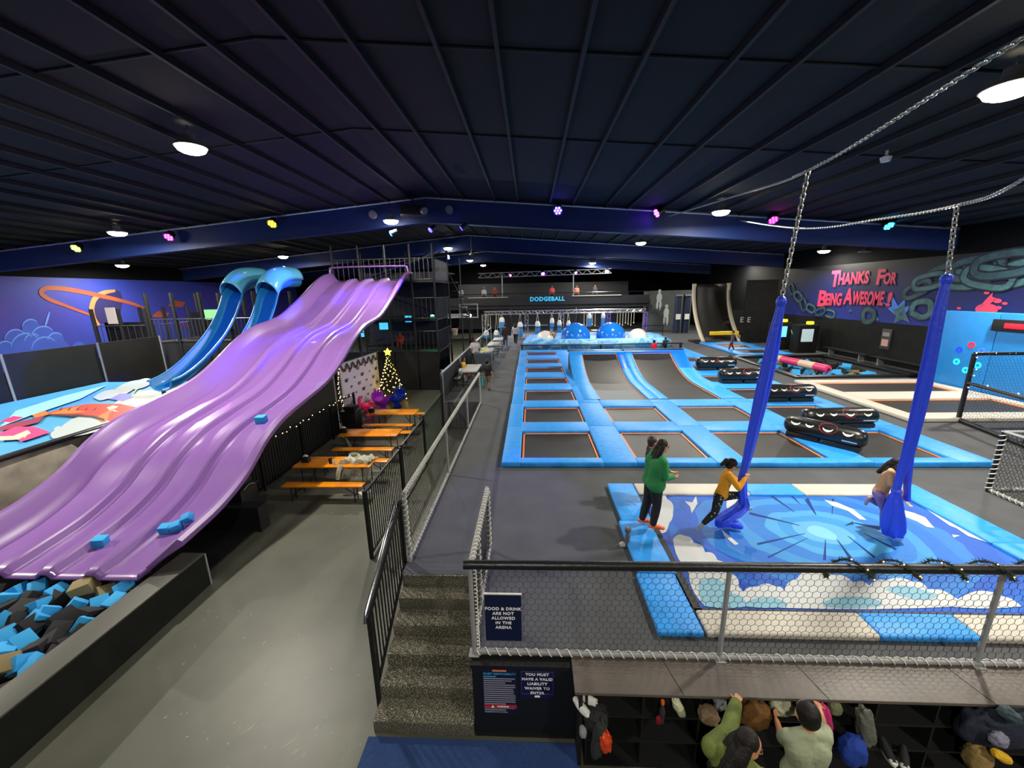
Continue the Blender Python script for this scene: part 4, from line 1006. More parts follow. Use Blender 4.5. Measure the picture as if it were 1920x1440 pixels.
# hand-shaped chairs
def hand_chair(p, rz, m_, label):
    t = thing('hand_chair', label, 'chair', tuple(p)); M = Matrix.Translation(p) @ Matrix.Rotation(rz, 4, 'Z')
    m = MB(); m.lathe([(.001, 0), (.2, 0), (.22, .05), (.13, .16), (.15, .28)], p, 20); m.build('pedestal', m_, t)
    m = MB(); rows = []
    for i in range(13):
        a = i/12; row = []
        for k in range(15):
            q = -pi*.95+pi*1.9*k/14; back = max(0, -cos(q*.5+0)*0+cos(q/2)) ; r_ = .12+.24*a**.6
            z = .26+.32*a**2.2*(0.35+.65*max(0, cos(q*.5))**.6)
            row.append(M @ V((sin(q)*r_, cos(q)*r_*.95+.02, z)))
        rows.append(row)
    m.grid(rows); o = m.build('palm_seat', m_, t); md = o.modifiers.new('s', 'SOLIDIFY'); md.thickness = .06; md = o.modifiers.new('u', 'SUBSURF'); md.levels = md.render_levels = 1
    for k, (fx, L_) in enumerate(((-.2, .3), (-.07, .38), (.07, .37), (.2, .3))):
        m = MB(); P_ = spline([M @ V((fx*.9, .3, .42)), M @ V((fx*1.02, .37, .55)), M @ V((fx*1.08, .37, .55+L_*.55)), M @ V((fx*1.1, .32, .55+L_))], 12); m.tube(P_, [.065]*9+[.062, .058, .05, .03], 12); m.build('finger', m_, t)
    m = MB(); m.tube(spline([M @ V((.3, .1, .4)), M @ V((.4, -.02, .5)), M @ V((.42, -.1, .62))], 8), [.06]*6+[.055, .048, .03], 10); m.build('thumb', m_, t)
hand_chair(V((-7.15, 16.3, TZ)), radians(115), mat('pink_plastic', 'f02a6a', .3), 'pink hand shaped chair in front of the backdrop')
hand_chair(V((-6.85, 17.1, TZ)), radians(55), mat('magenta_plastic', 'c030d8', .3), 'magenta hand shaped chair between the pink and blue ones')
hand_chair(V((-6.35, 17.6, TZ)), radians(-10), mat('blue_plastic', '1f55e8', .3), 'blue hand shaped chair next to the lit tree')
# ================================================================== PLAY TOWERS
POSTM = mat('dark_padded_post', '141519', .5); SILVER = mat('dark_silver_bar', '4a4d55', .4, .4)
def tower(name, label, xs, ys, zs, ztop, bars, bay=.24, pr=.06):
    t = thing(name, label, 'play structure', ((xs[0]+xs[-1])/2, ys[0], -1.1))
    for x in xs:
        for y in ys:
            m = MB(); m.cyl((x, y, -1.1), (x, y, ztop), pr, n=8); m.build('post', POSTM, t)
    for z in zs:
        m = MB(); m.box(((xs[0]+xs[-1])/2, (ys[0]+ys[-1])/2, z), (xs[-1]-xs[0], ys[-1]-ys[0], .1)); m.build('deck', POSTM, t)
        for y in (ys[0],):
            for i in range(len(xs)-1):
                m = MB(); m.tube([(xs[i], y-.03, z+1.15), (xs[i+1], y-.03, z+1.15)], .025, 6); m.tube([(xs[i], y-.03, z+.1), (xs[i+1], y-.03, z+.1)], .025, 6)
                n = int((xs[i+1]-xs[i])/bay)
                for k in range(1, n): xx = xs[i]+(xs[i+1]-xs[i])*k/n; m.box((xx, y-.03, z+.62), (.022, .022, 1.06))
                m.build('bar_panel', bars, t, smooth=False)
        m = MB(); m.tube([(xs[-1]+.03, ys[0], z+1.15), (xs[-1]+.03, ys[-1], z+1.15)], .025, 6)
        n = int((ys[-1]-ys[0])/bay)
        for k in range(1, n): m.box((xs[-1]+.03, ys[0]+(ys[-1]-ys[0])*k/n, z+.62), (.022, .022, 1.06))
        m.build('bar_panel', bars, t, smooth=False)
    m = MB(); m.box(((xs[0]+xs[-1])/2, ys[0]+.02, -1.1+(zs[0]+1.1)/2), (xs[-1]-xs[0], .05, zs[0]+1.1)); m.build('base_screen', mat('tower_screen', '10121c', .7), t)
    return t
tm = tower('play_tower', 'tall dark barred play tower behind the top of the purple slide', (-10.3, -8.9, -7.5, -6.2, -5.0), (20.9, 24.5), (1.0, 2.75, 4.75), 6.6, SILVER)
m = MB()
for (x0, y0, x1, y1) in ((662, 703, 682, 722), (712, 606, 726, 622), (760, 592, 770, 603)): m.poly([Yp(x, y, 21.2) for x, y in ((x0, y0), (x1, y0), (x1, y1), (x0, y1))])
for (a, b, c, d) in ((665, 620, 682, 632), (712, 605, 727, 618), (760, 592, 771, 604)):
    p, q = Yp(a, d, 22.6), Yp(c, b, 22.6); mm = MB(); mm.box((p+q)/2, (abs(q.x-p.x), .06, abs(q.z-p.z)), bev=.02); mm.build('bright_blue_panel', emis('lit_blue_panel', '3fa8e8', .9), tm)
m.bm.free()
for i, (z0, sgn) in enumerate(((1.0, 1), (2.75, -1), (4.75, 1))):
    m = MB(); m.bar((-10.2 if sgn > 0 else -5.2, 23.6, z0+.1), (-5.2 if sgn > 0 else -10.2, 23.6, z0+1.7), .5, .06); m.build('ramp_panel', mat('tower_blue_panel', '1c2450', .5), tm)
m = MB(); m.box((-7.6, 24.3, 2.4), (5.0, .05, 6.0)); m.build('back_panel', mat('tower_back', '262a3c', .6, var=.4, scale=1.4), tm)
# staircase tower right of it
m = MB()
for i in range(7): m.box((-5.4+.18*i, 26.2+.1*i, 5.9-.55*i), (.5, .9, .07))
m.tube([(-5.7, 26, 6.5), (-4.1, 26.6, 2.6)], .03, 6); m.tube([(-4.5, 26, 6.3), (-4.5, 26, 0)], .04, 6); m.tube([(-5.3, 26, 6.3), (-5.3, 26, 0)], .04, 6)
m.build('stair_flight', SILVER, tm)
tl = tower('play_tower', 'dark barred play platform under the painted mural, left of the blue slides', (-18.6, -17.3, -15.9, -14.6, -13.2), (18.6, 21.5), (2.0,), 4.4, SILVER, .2, .085)

tl2 = tower('play_tower', 'low dark barred platform at the far left under the orange planet', (-22.0, -20.6, -19.2), (19.0, 21.5), (1.7,), 3.7, SILVER, .3, .085)
for tt_, ys_, xs_, za_ in ((tl, 20.9, (-18.5, -16.0), (2.1, 3.4)), (tl2, 19.4, (-21.9, -19.3), (1.75, 3.0))):
    m = MB(); m.box(((xs_[0]+xs_[1])/2, ys_, (za_[0]+za_[1])/2), (xs_[1]-xs_[0], .04, za_[1]-za_[0])); m.build('mesh_panel', mat('tower_dark_mesh', '0f1018', .8, var=.4, scale=2, spec=.2), tt_)
m = MB(); m.box(Yp(209, 592, 18.85), (.5, .04, .8)); m.build('notice_board', mat('notice_white', 'b8b0b0', .5), tl2)
m = MB(); m.box((-16.1, 19.5, 3.3), (.9, .04, .5)); m.build('screen_panel', emis('green_screen', '6fae7a', .12), tl)

# ================================================================== BASKETBALL HOOP, WALKWAY TABLES
hp = thing('basketball_hoop', 'small basketball hoop with orange rim and clear board by the far left walkway', 'hoop', (-4.8, 26, 0))
hc = Yp(853, 617, 27)
m = MB(); m.lathe([(.23, 0), (.25, .015), (.23, .03), (.21, .015), (.23, 0)], hc, 20); m.build('rim', mat('hoop_orange', 'd8501c', .4), hp)
m = MB(); m.lathe([(.225, 0), (.17, -.2), (.14, -.42)], hc, 14); m.build('net', mat('hoop_net', 'c8c4b8', .7), hp)
m = MB(); bx = hc+V((.95, .4, .75)); m.box(bx, (1.3, .05, .06)); m.box(bx+V((0, 0, .9)), (1.3, .05, .06)); m.box(bx+V((-.62, 0, .45)), (.06, .05, .9)); m.box(bx+V((.62, 0, .45)), (.06, .05, .9)); m.build('backboard_frame', WHITEPL, hp)
m = MB(); m.tube([(bx.x, bx.y+.1, 0), (bx.x, bx.y+.1, bx.z+.4)], .08, 10); m.tube([hc+V((.2, .1, 0)), bx+V((0, .05, .2))], .04, 8); m.build('stand', BLACK, hp)

def folding_table(x, y, label, L_=1.8):
    t = thing('folding_table', label, 'table', (x, y, 0), 'grey folding tables with fixed benches')
    m = MB(); m.box((x, y, .73), (.72, L_, .05), bev=.015); m.build('table_top', mat('grey_table_top', '8f918c', .45), t)
    m = MB(); m.box((x-.55, y, .44), (.26, L_, .04), bev=.01); m.build('seat', MATS['grey_table_top'], t)
    for yy in (y-L_*.36, y+L_*.36):
        m = MB(); m.tube([(x-.3, yy, 0), (x-.3, yy, .7)], .02, 6); m.tube([(x+.3, yy, 0), (x+.3, yy, .7)], .02, 6); m.tube([(x-.6, yy, 0), (x-.6, yy, .43)], .02, 6); m.tube([(x-.6, yy, .1), (x+.3, yy, .1)], .02, 6); m.build('folding_leg', BLKMET, t)
folding_table(-2.72, 17.6, 'nearest grey folding table where two small children sit')
folding_table(-2.6, 23.2, 'grey folding table holding a pale yellow hat, behind the grey crate')
folding_table(-2.5, 26.2, 'grey folding table second from the far end of walkway')
folding_table(-2.4, 29.0, 'farthest grey folding table along the walkway rail')
m = MB(); m.box((-2.55, 20.7, .505), (.95, .7, 1.0), bev=.06); m.box((-2.55, 20.33, .6), (.75, .03, .7)); tag(m.build('storage_crate', mat('crate_grey_blue', '3c4450', .5), None), 'dark grey blue storage crate between the folding tables', 'crate')
c = V((-2.75, 22.6, .757)); m = MB(); m.lathe([(.001, .24), (.15, .22), (.2, .1), (.2, .03), (.34, .0), (.34, .015)], c, 18); tag(m.build('sun_hat', mat('pale_yellow_felt', 'd8d890', .7), None), 'pale yellow hat left on a folding table', 'hat')
c = V((-2.22, 17.2, 0)); m = MB(); m.lathe([(.001, 0), (.05, 0), (.055, .3), (.03, .36), (.03, .42), (.001, .42)], c, 12); tag(m.build('water_bottle', mat('turquoise_bottle', '2aa0a8', .4), None), 'turquoise water bottle beside the nearest folding table', 'bottle')

# ================================================================== BALL RUN behind the court
AIRM = muralmat('patchwork_blue_vinyl', [(.3, '4a6ad0'), (.42, '6fb4e4'), (.5, '3f8fd8'), (.58, '8fd0ee'), (.7, '5f8fe0')], .9, 1.)
av = thing('inflatable_ball_run', 'patterned blue inflatable with two big blue and two white balls, behind the court', 'inflatable', (4.5, 30.5, 0))
m = MB(); rows = []
for i in range(49):
    q = 2*pi*i/48; cx_, sx_ = cos(q), sin(q); ex = lambda v, p: math.copysign(abs(v)**p, v)
    X_, Y_ = 4.95+5.25*ex(cx_, .5), 30.6+2.6*ex(sx_, .5); s_ = 1+.035*sin(q*14)
    rows.append([(4.95+(X_-4.95)*k*s_, 30.6+(Y_-30.6)*k*s_, z) for k, z in ((1., 0), (1.03, .25), (1.01, .5), (.95, .68), (.85, .72), (.78, .62), (.74, .5), (.0, .48))])
m.grid(rows); m.build('inflatable_base', AIRM, av, ang=70)
BALLB = mat('glossy_blue_ball', '1b74d8', .15, coat=.6); BALLW = mat('glossy_white_ball', 'dcd8cc', .25)
for (x, r_, z, mm, lb) in ((3.48, 1.12, .6, BALLB, 'big_ball'), (6.15, 1.12, .6, BALLB, 'big_ball'), (1.15, .75, .4, BALLW, 'big_ball'), (8.2, .75, .45, BALLW, 'big_ball')):
    m = MB(); m.sphere((x, 30.5, z), r_, 32, 20); m.build(lb, mm, av, ang=80)
m = MB(); m.box((4.9, 27.6, .42), (11.2, .3, .06)); m.box((-.6, 27.6, .2), (.1, .25, .4)); m.box((10.4, 27.6, .2), (.1, .25, .4)); m.box((4.9, 27.6, .2), (.1, .25, .4)); tag(m.build('low_barrier', BLKVIN, None), 'long low black padded barrier between the court and the ball inflatable', 'barrier')

# ================================================================== DODGEBALL DECK AND NINJA RIG at the back
dk = thing('viewing_deck', 'dark raised deck across the back of the hall carrying cyan DODGEBALL letters', 'deck', (1.4, 40, 0))
m = MB(); m.box((1.4, 42, 2.9), (19.6, 8, .5)); m.build('deck_slab', BLACK, dk)
m = MB(); m.box((1.4, 37.9, 3.05), (19.6, .12, .35)); m.box((1.4, 37.8, 2.62), (19.8, .3, .14)); m.build('fascia', mat('deck_fascia', '1c1e24', .4), dk)
m = MB(); m.box((1.4, 45.9, 4.1), (19.2, .1, 1.9)); m.build('deck_back_screen', mat('deck_screen', '202228', .7), dk)
m = MB(); m.tube([(-8.3, 38, 3.95), (11.1, 38, 3.95)], .04, 6); 
for i in range(11): m.tube([(-8.3+1.94*i, 38, 3.2), (-8.3+1.94*i, 38, 3.95)], .03, 6)
m.build('guard_rail', BLKMET, dk)
for x in (-8.2, -2, 4.5, 11):
    m = MB(); m.box((x, 38.2, 1.3), (.25, .25, 2.6)); m.build('column', BLACK, dk)
p0, p1 = Yp(995, 561, 37.78), Yp(1057, 560.5, 37.78)
text('dodgeball_lettering', 'DODGEBALL', .52, emis('cyan_sign_glow', '3fb8e8', .3), dk, frame((p0+p1)/2, (1, 0, 0), (0, 0, 1)), bold=.02, extrude=.04, space=1.12)
m = MB(); m.box((1.4, 38.0, 3.42), (19.4, .06, .42)); m.build('guard_panel', MATS['deck_fascia'], dk)
m = MB(); m.box((-4.0, 37.98, 3.64), (3.8, .2, .05)); m.build('lit_deck_edge', mat('painted_lit_edge', 'c8c4bc', .5), dk); m = MB(); m.box((6.2, 37.98, 3.64), (4.6, .2, .05)); m.build('lit_deck_edge', MATS['painted_lit_edge'], dk)  # pale strips stand in for the brightly lit deck floor
m = MB(); m.box((1.4, 45.8, 1.25), (19.4, .1, 2.5)); tag(m.build('backing_wall', mat('rig_back_wall', '26272b', .6), None), 'dark backing wall under the raised deck behind the hanging bags', 'wall')
# truss pieces
TRM = mat('aluminium_truss', 'c6c8cc', .3, .8)
def truss(mb, a, b, w_=.28, r_=.025, n=None):
    a, b = V(a), V(b); d = (b-a); t = d.normalized(); u = t.cross(V((0, 1, 0)))
    if u.length < .1: u = t.cross(V((1, 0, 0)))
    u.normalize(); v = V((0, 1, 0)) if abs(t.y) < .5 else V((1, 0, 0)); n = n or max(2, int(d.length/w_/1.1))
    cs = [u*w_/2+v*w_/2, u*w_/2-v*w_/2, -u*w_/2-v*w_/2, -u*w_/2+v*w_/2]
    for c in cs: mb.tube([a+c, b+c], r_, 5)
    for i in range(n):
        for k in (0, 1): mb.tube([a+d*(i/n)+cs[k if i % 2 else 3-k], a+d*((i+1)/n)+cs[3-k if i % 2 else k]], r_*.6, 4)
rg = thing('ninja_rig', 'pale aluminium truss rig with hanging rings under the raised deck', 'rig', (2, 36.5, 0))
for (a, b) in (((-4.3, 36.4, 2.25), (10.4, 36.4, 2.25)), ((-4.3, 37.4, 2.25), (10.4, 37.4, 2.25))):
    m = MB(); truss(m, a, b); m.build('beam_truss', TRM, rg)
for x in (-4.3, -.35, 2.9, 7.1, 10.4):
    m = MB(); truss(m, (x, 36.4, 0), (x, 36.4, 2.15)); m.build('post_truss', TRM if x < 7 else mat('violet_truss', '8a70d0', .4, .4), rg)
for i in range(16):
    x = [-3.9, -3.7, -2.9, -2.7, 4.9, 5.15, 5.4, 5.65, 5.9, 7.9, 8.15, 8.4, 8.65, 8.9, 9.15, 9.4][i]
    m = MB(); m.tube([(x, 36.5, 2.1), (x, 36.5, 1.2-.1*(i % 3))], .025, 5); m.sphere((x, 36.5, 1.15-.1*(i % 3)), .06, 8, 6); m.build('hanging_grip', CREAM, rg)
m = MB(); m.box((0, 36.9, 1.05), (3.2, .06, .06)); m.build('cross_rail', TRM, rg)
BAGB = mat('blue_bag_vinyl', '3f8fd8', .4); 
def hbag(x, z0, z1, label, r_=.22):
    t = thing('punch_bag', label, 'hanging bag', (x, 35.8, z0), 'blue hanging bags of the ninja rig')
    m = MB(); m.lathe([(.001, z0), (r_*.8, z0), (r_, z0+.08), (r_, z1-.3), (r_*.9, z1-.15), (r_*.5, z1), (.001, z1)], (x, 35.8, 0), 14); m.build('bag_body', BAGB, t)
    m = MB(); m.lathe([(r_*1.02, z1-.42), (r_*1.02, z1-.3), (r_*.93, z1-.14), (r_*.52, z1+.01), (.001, z1+.02)], (x, 35.8, 0), 14); m.build('bag_cap', WHITEPL, t)
    m = MB(); m.tube([(x-.12, 35.8, z1-.1), (x, 36.3, 2.2)], .012, 4); m.tube([(x+.12, 35.8, z1-.1), (x, 36.3, 2.2)], .012, 4); m.build('bag_strap', CREAM, t)
for px, zt_, zb, lb in ((911, .75, -.0, 'short blue bag, leftmost under the deck'), (930, .75, .0, 'short blue bag, second from left under the deck'), (941, 1.9, .3, 'tall slim blue bag just left of the walking couple'), (975, 1.45, .1, 'white topped blue bag just right of the walking couple'), (1008, 1.5, .1, 'white topped blue bag left of the blond child'), (1035, 1.75, .6, 'slim blue bag behind the blond child'), (1049, 1.55, .3, 'slim blue bag left of the first big ball'), (1066, 1.5, .4, 'slim blue bag just above the first big blue ball'), (1105, 2.1, .9, 'twisted blue bag hung above and between the two big balls'), (1131, 2.1, .9, 'twisted blue bag hung above the second big ball')):
    p = Yp(px, 600, 35.8); hbag(p.x, max(zb, .02), zt_, lb, .24 if px < 1030 else .19)
m = MB(); m.box((6.3, 35.0, .35), (1.9, 1.0, .7), bev=.05); tag(m.build('landing_block', mat('tan_block', '8a8272', .6), None), 'tan padded block behind the big blue balls', 'block')
# stage truss with violet lights
tt = thing('stage_truss', 'pale overhead lighting truss above the raised deck', 'truss', (2.2, 39, 6.2))
ta, tb = Yp(897, 517, 38.5), Yp(1146, 508, 38.5)
m = MB(); truss(m, ta, tb, .4, .03); m.build('truss_beam', TRM, tt)
for f in (.18, .72):
    q = ta.lerp(tb, f); m = MB(); m.tube([q, (q.x, q.y, 3.2)], .05, 6); m.build('truss_post', TRM, tt)
def glow_spot(name, p, h, e, r_, watts, tgt, label, ang=60, cat='stage light', cone=True):
    t = thing(name, label, cat, tuple(p)); d = (V(tgt)-p).normalized(); M = Matrix.Translation(p) @ d.to_track_quat('Z', 'Y').to_matrix().to_4x4()
    m = MB(); m.lathe([(.001, -.32), (r_*.8, -.3), (r_*1.1, -.02), (r_*1.1, .0), (r_, .0), (r_*.9, -.04), (.001, -.04)], (0, 0, 0), 16); o = m.build('light_housing', BLKMET, None); o.data.transform(M); setpar(o, t)
    m = MB(); glow = emis('glow_'+h, h, e)
    if r_ < .18:
        m.sphere((0, 0, 0), (r_*.95, r_*.95, r_*.4), 12, 8)
    else:
        for k in range(7):
            q = 2*pi*k/6; m.sphere((r_*.62*cos(q)*(k < 6), r_*.62*sin(q)*(k < 6), .0), (r_*.24, r_*.24, .05), 8, 6)
    o = m.build('light_lens', glow, None); o.data.transform(M); setpar(o, t)
    if watts:
        L = bpy.data.lights.new('spot_light', 'SPOT'); L.energy = watts; L.color = lin(h)[:3]; L.spot_size = radians(ang); L.spot_blend = .7; L.shadow_soft_size = .08
        o = bpy.data.objects.new('spot_light', L); COL.objects.link(o); o.matrix_world = Matrix.Translation(p+d*.14) @ d.to_track_quat('-Z', 'Y').to_matrix().to_4x4()
        o.parent = t; o.matrix_parent_inverse = Matrix.Translation(-p)
    return t
FLP = Yp(881, 592, 33)
glow_spot('stage_light', Yp(1018, 513, 38.2), '7a30ff', 30, .175, 250, (3, 34, 0), 'brightest violet stage light, at the middle of the back truss', 90)
glow_spot('stage_light', Yp(1080, 511, 38.2), '8a50ff', 25, .13, 120, (6, 34, 0), 'smaller violet stage light right of centre on the back truss', 90)
glow_spot('stage_light', Yp(957, 516, 38.2), 'e050d0', 10, .11, 40, (0, 34, 0), 'small pink stage light near the left end of back truss', 90)
glow_spot('stage_light', Yp(1138, 509, 38.2), 'b8e8ff', 30, .17, 500, (6, 32, 0), 'white blue stage flood at the right end of back truss', 110)
glow_spot('flood_light', FLP, 'd0ecff', 40, .15, 400, (-1, 28, 0), 'glaring white flood light by the basketball hoop frame', 120)
glow_spot('stage_light', Yp(811, 593, 23.6), '30e890', 15, .13, 60, (-6, 20, 0), 'green light at the foot of the tall barred tower', 90)
glow_spot('stage_light', Yp(841, 484, 29.5), '3050ff', 12, .1, 0, (-3, 20, 0), 'tiny blue light under the second roof beam', 90)
fls = [o for o in COL.objects if o.name.startswith('flood_light')][0]; m = MB(); m.tube([(FLP.x+.1, FLP.y+.25, 0), (FLP.x+.1, FLP.y+.25, FLP.z+.1)], .04, 8); m.tube([(FLP.x+.1, FLP.y+.25, FLP.z), FLP], .03, 6); m.build('light_stand', BLKMET, fls)
m = MB(); truss(m, Yp(800, 594, 24.2), Yp(870, 592, 33.), .3, .03); tag(m.build('side_truss', TRM, None), 'short pale truss running from the green light to the flood light', 'truss')
for (x, y, wt_) in ((-1.5, 38.6, 160), (5, 38.6, 200), (9, 38.6, 120)):
    t = thing('strip_light', {-1.5: 'white strip light under the deck, left one above the rig', 5: 'white strip light under the deck, middle one above the rig', 9: 'white strip light under the deck, right one above the rig'}[x], 'strip light', (x, y, 2.55), 'strip lights under the raised deck')
    m = MB(); m.box((x, y, 2.56), (2.6, .14, .06)); m.build('light_lens', emis('strip_glow', 'f4f6ff', 10), t)
    L = bpy.data.lights.new('strip_lamp', 'AREA'); L.shape = 'RECTANGLE'; L.size = 2.5; L.size_y = .12; L.energy = wt_; o = bpy.data.objects.new('strip_lamp', L); COL.objects.link(o); o.location = (x, y, 2.52); setpar(o, t)

# LED par cans along the first rafter
for px, py, h, e, wt_, tgt, lb in ((142, 466, 'b0e040', 8, 30, (-20, 10, 0), 'yellow green LED light, leftmost on the first rafter'), (316, 445, 'e030d0', 10, 60, (-16, 12, 1), 'magenta LED light left of the yellow one on first rafter'),
        (510, 420, 'e8d020', 8, 40, (-11, 10, 0), 'yellow LED light on the first rafter above the blue slides'), (1046, 395, '5a40ff', 14, 1300, (-.5, 6.6, 0), 'violet LED light right of the ridge on the first rafter'),
        (1231, 400, 'a030ff', 14, 450, (-6.8, 16.8, .5), 'purple LED light near the far end of the upper chain'), (1450, 413, 'e020c0', 14, 60, (10, 12, 0), 'magenta LED light above the left blue silk'), (1667, 424, '20a8f0', 12, 120, (15.5, 12, 0), 'cyan LED light, rightmost on the first rafter')):
    glow_spot('led_light', Yp(px, py, 18.3), h, e, .2, wt_, tgt, lb, 16, 'LED stage light')
# two deep blue beams that fall on the slide tops
glow_spot('led_light', V((-3.0, 18.35, 6.9)), '2a20ff', 14, .12, 4500, (-6.9, 18.6, 4.4), 'small blue LED light aimed at the right top lane of purple slide', 22, 'LED stage light')
glow_spot('led_light', V((-4.4, 18.3, 6.85)), '2a20ff', 14, .12, 4000, (-8.3, 14.6, 2.8), 'small blue LED light aimed at the middle of purple slide', 20, 'LED stage light')
glow_spot('led_light', V((-6.2, 18.35, 6.75)), '2040ff', 14, .12, 3500, (-12.6, 15.6, 3.4), 'small blue LED light aimed at the twin blue slides', 30, 'LED stage light')
# projector, detectors
pj = thing('projector', 'black projector hung under the ridge beside a glaring lamp', 'projector', tuple(Yp(775, 395, 18.2)))
c = Yp(775, 396, 18.2); m = MB(); m.box(c, (1.15, .8, .42), rz=.3, bev=.06); m.build('projector_body', BLACK, pj)
m = MB(); m.tube([c+V((.5, -.3, -.05)), c+V((.62, -.42, -.08))], .14, 16); m.build('projector_glass', GREYPL, pj); m = MB(); m.tube([c, c+V((0, 0, .9))], .04, 8); m.build('hanger', BLKMET, pj)
for (x, y, lb) in ((842, 393, 'round pale detector on the navy beam right of the projector'), (698, 402, 'small pale camera hung left of the glaring lamp under the ridge')):
    c = Yp(x, y, 18.6); m = MB(); m.tube([c+V((0, .2, 0)), c], [.16, .17], 16); tag(m.build('ceiling_detector', GREYPL, None), lb, 'detector')
for (p, lb) in ((V((8.66, 10.92, 7.05)), 'small white sprinkler cap on the ceiling right of upper chain'),): 
    m = MB(); m.lathe([(.001, -.06), (.09, -.05), (.12, .05), (.03, .1), (.03, .2)], p, 14); tag(m.build('ceiling_detector', WHITEPL, None), lb, 'detector')
c = Yp(1622, 474, 22.); m = MB(); m.lathe([(.001, 0), (.28, .02), (.3, .08), (.1, .2), (.02, .25), (.02, 1.2)], c, 18); tag(m.build('unlit_lamp', GREYPL, None), 'unlit round lamp above the painted lettering', 'lamp')
c = Yp(884, 478, 30.4); m = MB(); m.tube([c, c+V((0, 0, 1.3))], .035, 8); m.lathe([(.001, -.02), (.2, 0), (.1, .12)], c, 12); tag(m.build('ceiling_speaker', GREYPL, None), 'pale pendant fitting on a rod under the second rafter', 'pendant')

# ================================================================== RIGHT SIDE
rwall = thing('reaction_wall', 'bright blue padded wall with coloured light buttons and a red score display', 'wall game', (16.8, 12, 0))
BW = mat('bright_blue_padding', '1a86d8', .45, bump=.05, scale=4, var=.05)
for (ya, yb) in ((14.9, 16.9), (12.2, 14.88), (8, 12.18)):
    m = MB(); m.box((16.85, (ya+yb)/2, 1.51), (.3, yb-ya, 3.02), bev=.02); m.build('wall_pad', BW, rwall)
XB = 16.69
s0, s1 = Xp(1866, 598, XB), Xp(1867, 620, XB)
m = MB(); m.box((XB-.02, s0.y-1.0, (s0.z+s1.z)/2), (.1, 2.0, abs(s0.z-s1.z)), bev=.02); dsp = m.build('score_display', BLACK, rwall)
m = MB(); m.box((XB-.08, s0.y-1.15, (s0.z+s1.z)/2), (.02, 1.5, .17), bev=.008); m.build('lit_digits', emis('red_led', 'ff1028', 1.1), dsp)
for (x, y, h) in ((1798, 656, '1030ff'), (1821, 647, 'ff1828'), (1793, 678, '20e0f0'), (1833, 685, '20d0f0'), (1810, 694, '20e8f0'), (1840, 658, '3060ff')):
    c = Xp(x, y, XB); F = frame(c, (0, -1, 0), (0, 0, 1))
    m = MB(); m.lathe([(.05, .0), (.12, .0), (.12, -.03), (.09, -.05), (.05, -.03)], (0, 0, 0), 20); o = m.build('light_button', emis('button_'+h, h, .9), None); o.data.transform(F @ Matrix.Scale(-1, 4, (0, 0, 1)) if False else F); setpar(o, rwall)
# cage with fairy lights
cg = thing('net_cage', 'black netted frame with fairy lights in front of the blue wall', 'net cage', (13, 11.9, 0))
PC = [(12.95, 11.94), (17.0, 11.94), (12.5, 9.9), (11.7, 6.6)]
for (x, y), z in zip(PC, (2.07, 2.07, 1.2, 1.2)):
    m = MB(); m.tube([(x, y, 0), (x, y, z)], .06, 10); m.build('post', BLKVIN, cg)
m = MB(); m.tube([(12.95, 11.94, 2.07), (17, 11.94, 2.05)], .055, 10); m.build('top_rail', BLKVIN, cg)
m = MB(); m.tube([(12.95, 11.94, 1.2), (11.7, 6.6, 1.2)], .05, 10); m.build('side_rail', BLKVIN, cg)
m = MB(); m.tube([(12.95, 11.94, .06), (11.7, 6.6, .06)], .07, 10); m.build('base_rail', BLKVIN, cg)
m = MB(); hexnet(m, (12.95, 11.94, .1), (1, 0, 0), (0, 0, 1), 4, 1.95, .1, .0024); hexnet(m, (12.95, 11.94, .1), (-1.25, -5.34, 0), (0, 0, 1), 5.48, 1.08, .1, .0024); m.build('honeycomb_net', NETM, cg, smooth=False)
m = MB(); m.box((15.0, 9.2, .02), (4.4, 5.0, .03)); m.build('cage_base', BLACK, cg)
b4 = None; random.seed(4)
for i in range(36):
    if i % 3 == 1: continue
    p = V((12.95+.18*i, 11.9, 2.1+.05*sin(i*2.))) if i < 18 else (V((12.95-.07*(i-18), 11.9-.3*(i-18), 1.24+.04*sin(i*2.))) if i < 30 else V((12.97+.05*sin(i), 11.86, .9+.18*(i-29))))
    if p.x > 16.9: p = V((13.3, 11.85, 1.95))
    if b4 is None: m = MB(); m.sphere((0, 0, 0), .014, 6, 4); b4 = m.build('fairy_bulb', emis('cage_bulb', 'fff0c8', 7), cg); o = b4
    else: o = bpy.data.objects.new('fairy_bulb', b4.data); COL.objects.link(o); setpar(o, cg)
    o.location = p
nc = thing('net_enclosure', 'low black net enclosure with white laced corner at the right edge of the arena', 'net cage', (10, 7, 0))
for (x, y) in ((9.15, 7.6), (12.4, 7.6), (9.12, 5.4)):
    m = MB(); m.tube([(x, y, 0), (x, y, 1.27)], .035, 8); m.build('post', BLKMET, nc)
for (a, b) in (((9.15, 7.6, .05), (12.4, 7.6, .05)), ((9.15, 7.6, .05), (9.12, 5.4, .05)), ((9.15, 7.6, 1.27), (12.4, 7.6, 1.27)), ((9.15, 7.6, 1.27), (9.12, 5.4, 1.27))):
    m = MB(); m.tube([a, b], .03, 8); m.build('rail', GREYTUBE, nc)
m = MB(); hexnet(m, (9.15, 7.6, .06), (1, 0, 0), (0, 0, 1), 3.2, 1.2, .07, .003); hexnet(m, (9.15, 7.6, .06), (0, -1, 0), (0, 0, 1), 2.2, 1.2, .07, .003); m.build('honeycomb_net', NETM, nc, smooth=False)
m = MB(); lacing(m, (9.15, 7.6, .05), (9.15, 7.6, 1.27), .045, .1, .01, 5); lacing(m, (9.15, 7.6, .05), (9.12, 5.4, .05), .04, .1, .007, 5); lacing(m, (9.15, 7.6, .05), (12.4, 7.6, .05), .04, .1, .007, 5); m.build('white_lacing', WHITEROPE, nc)
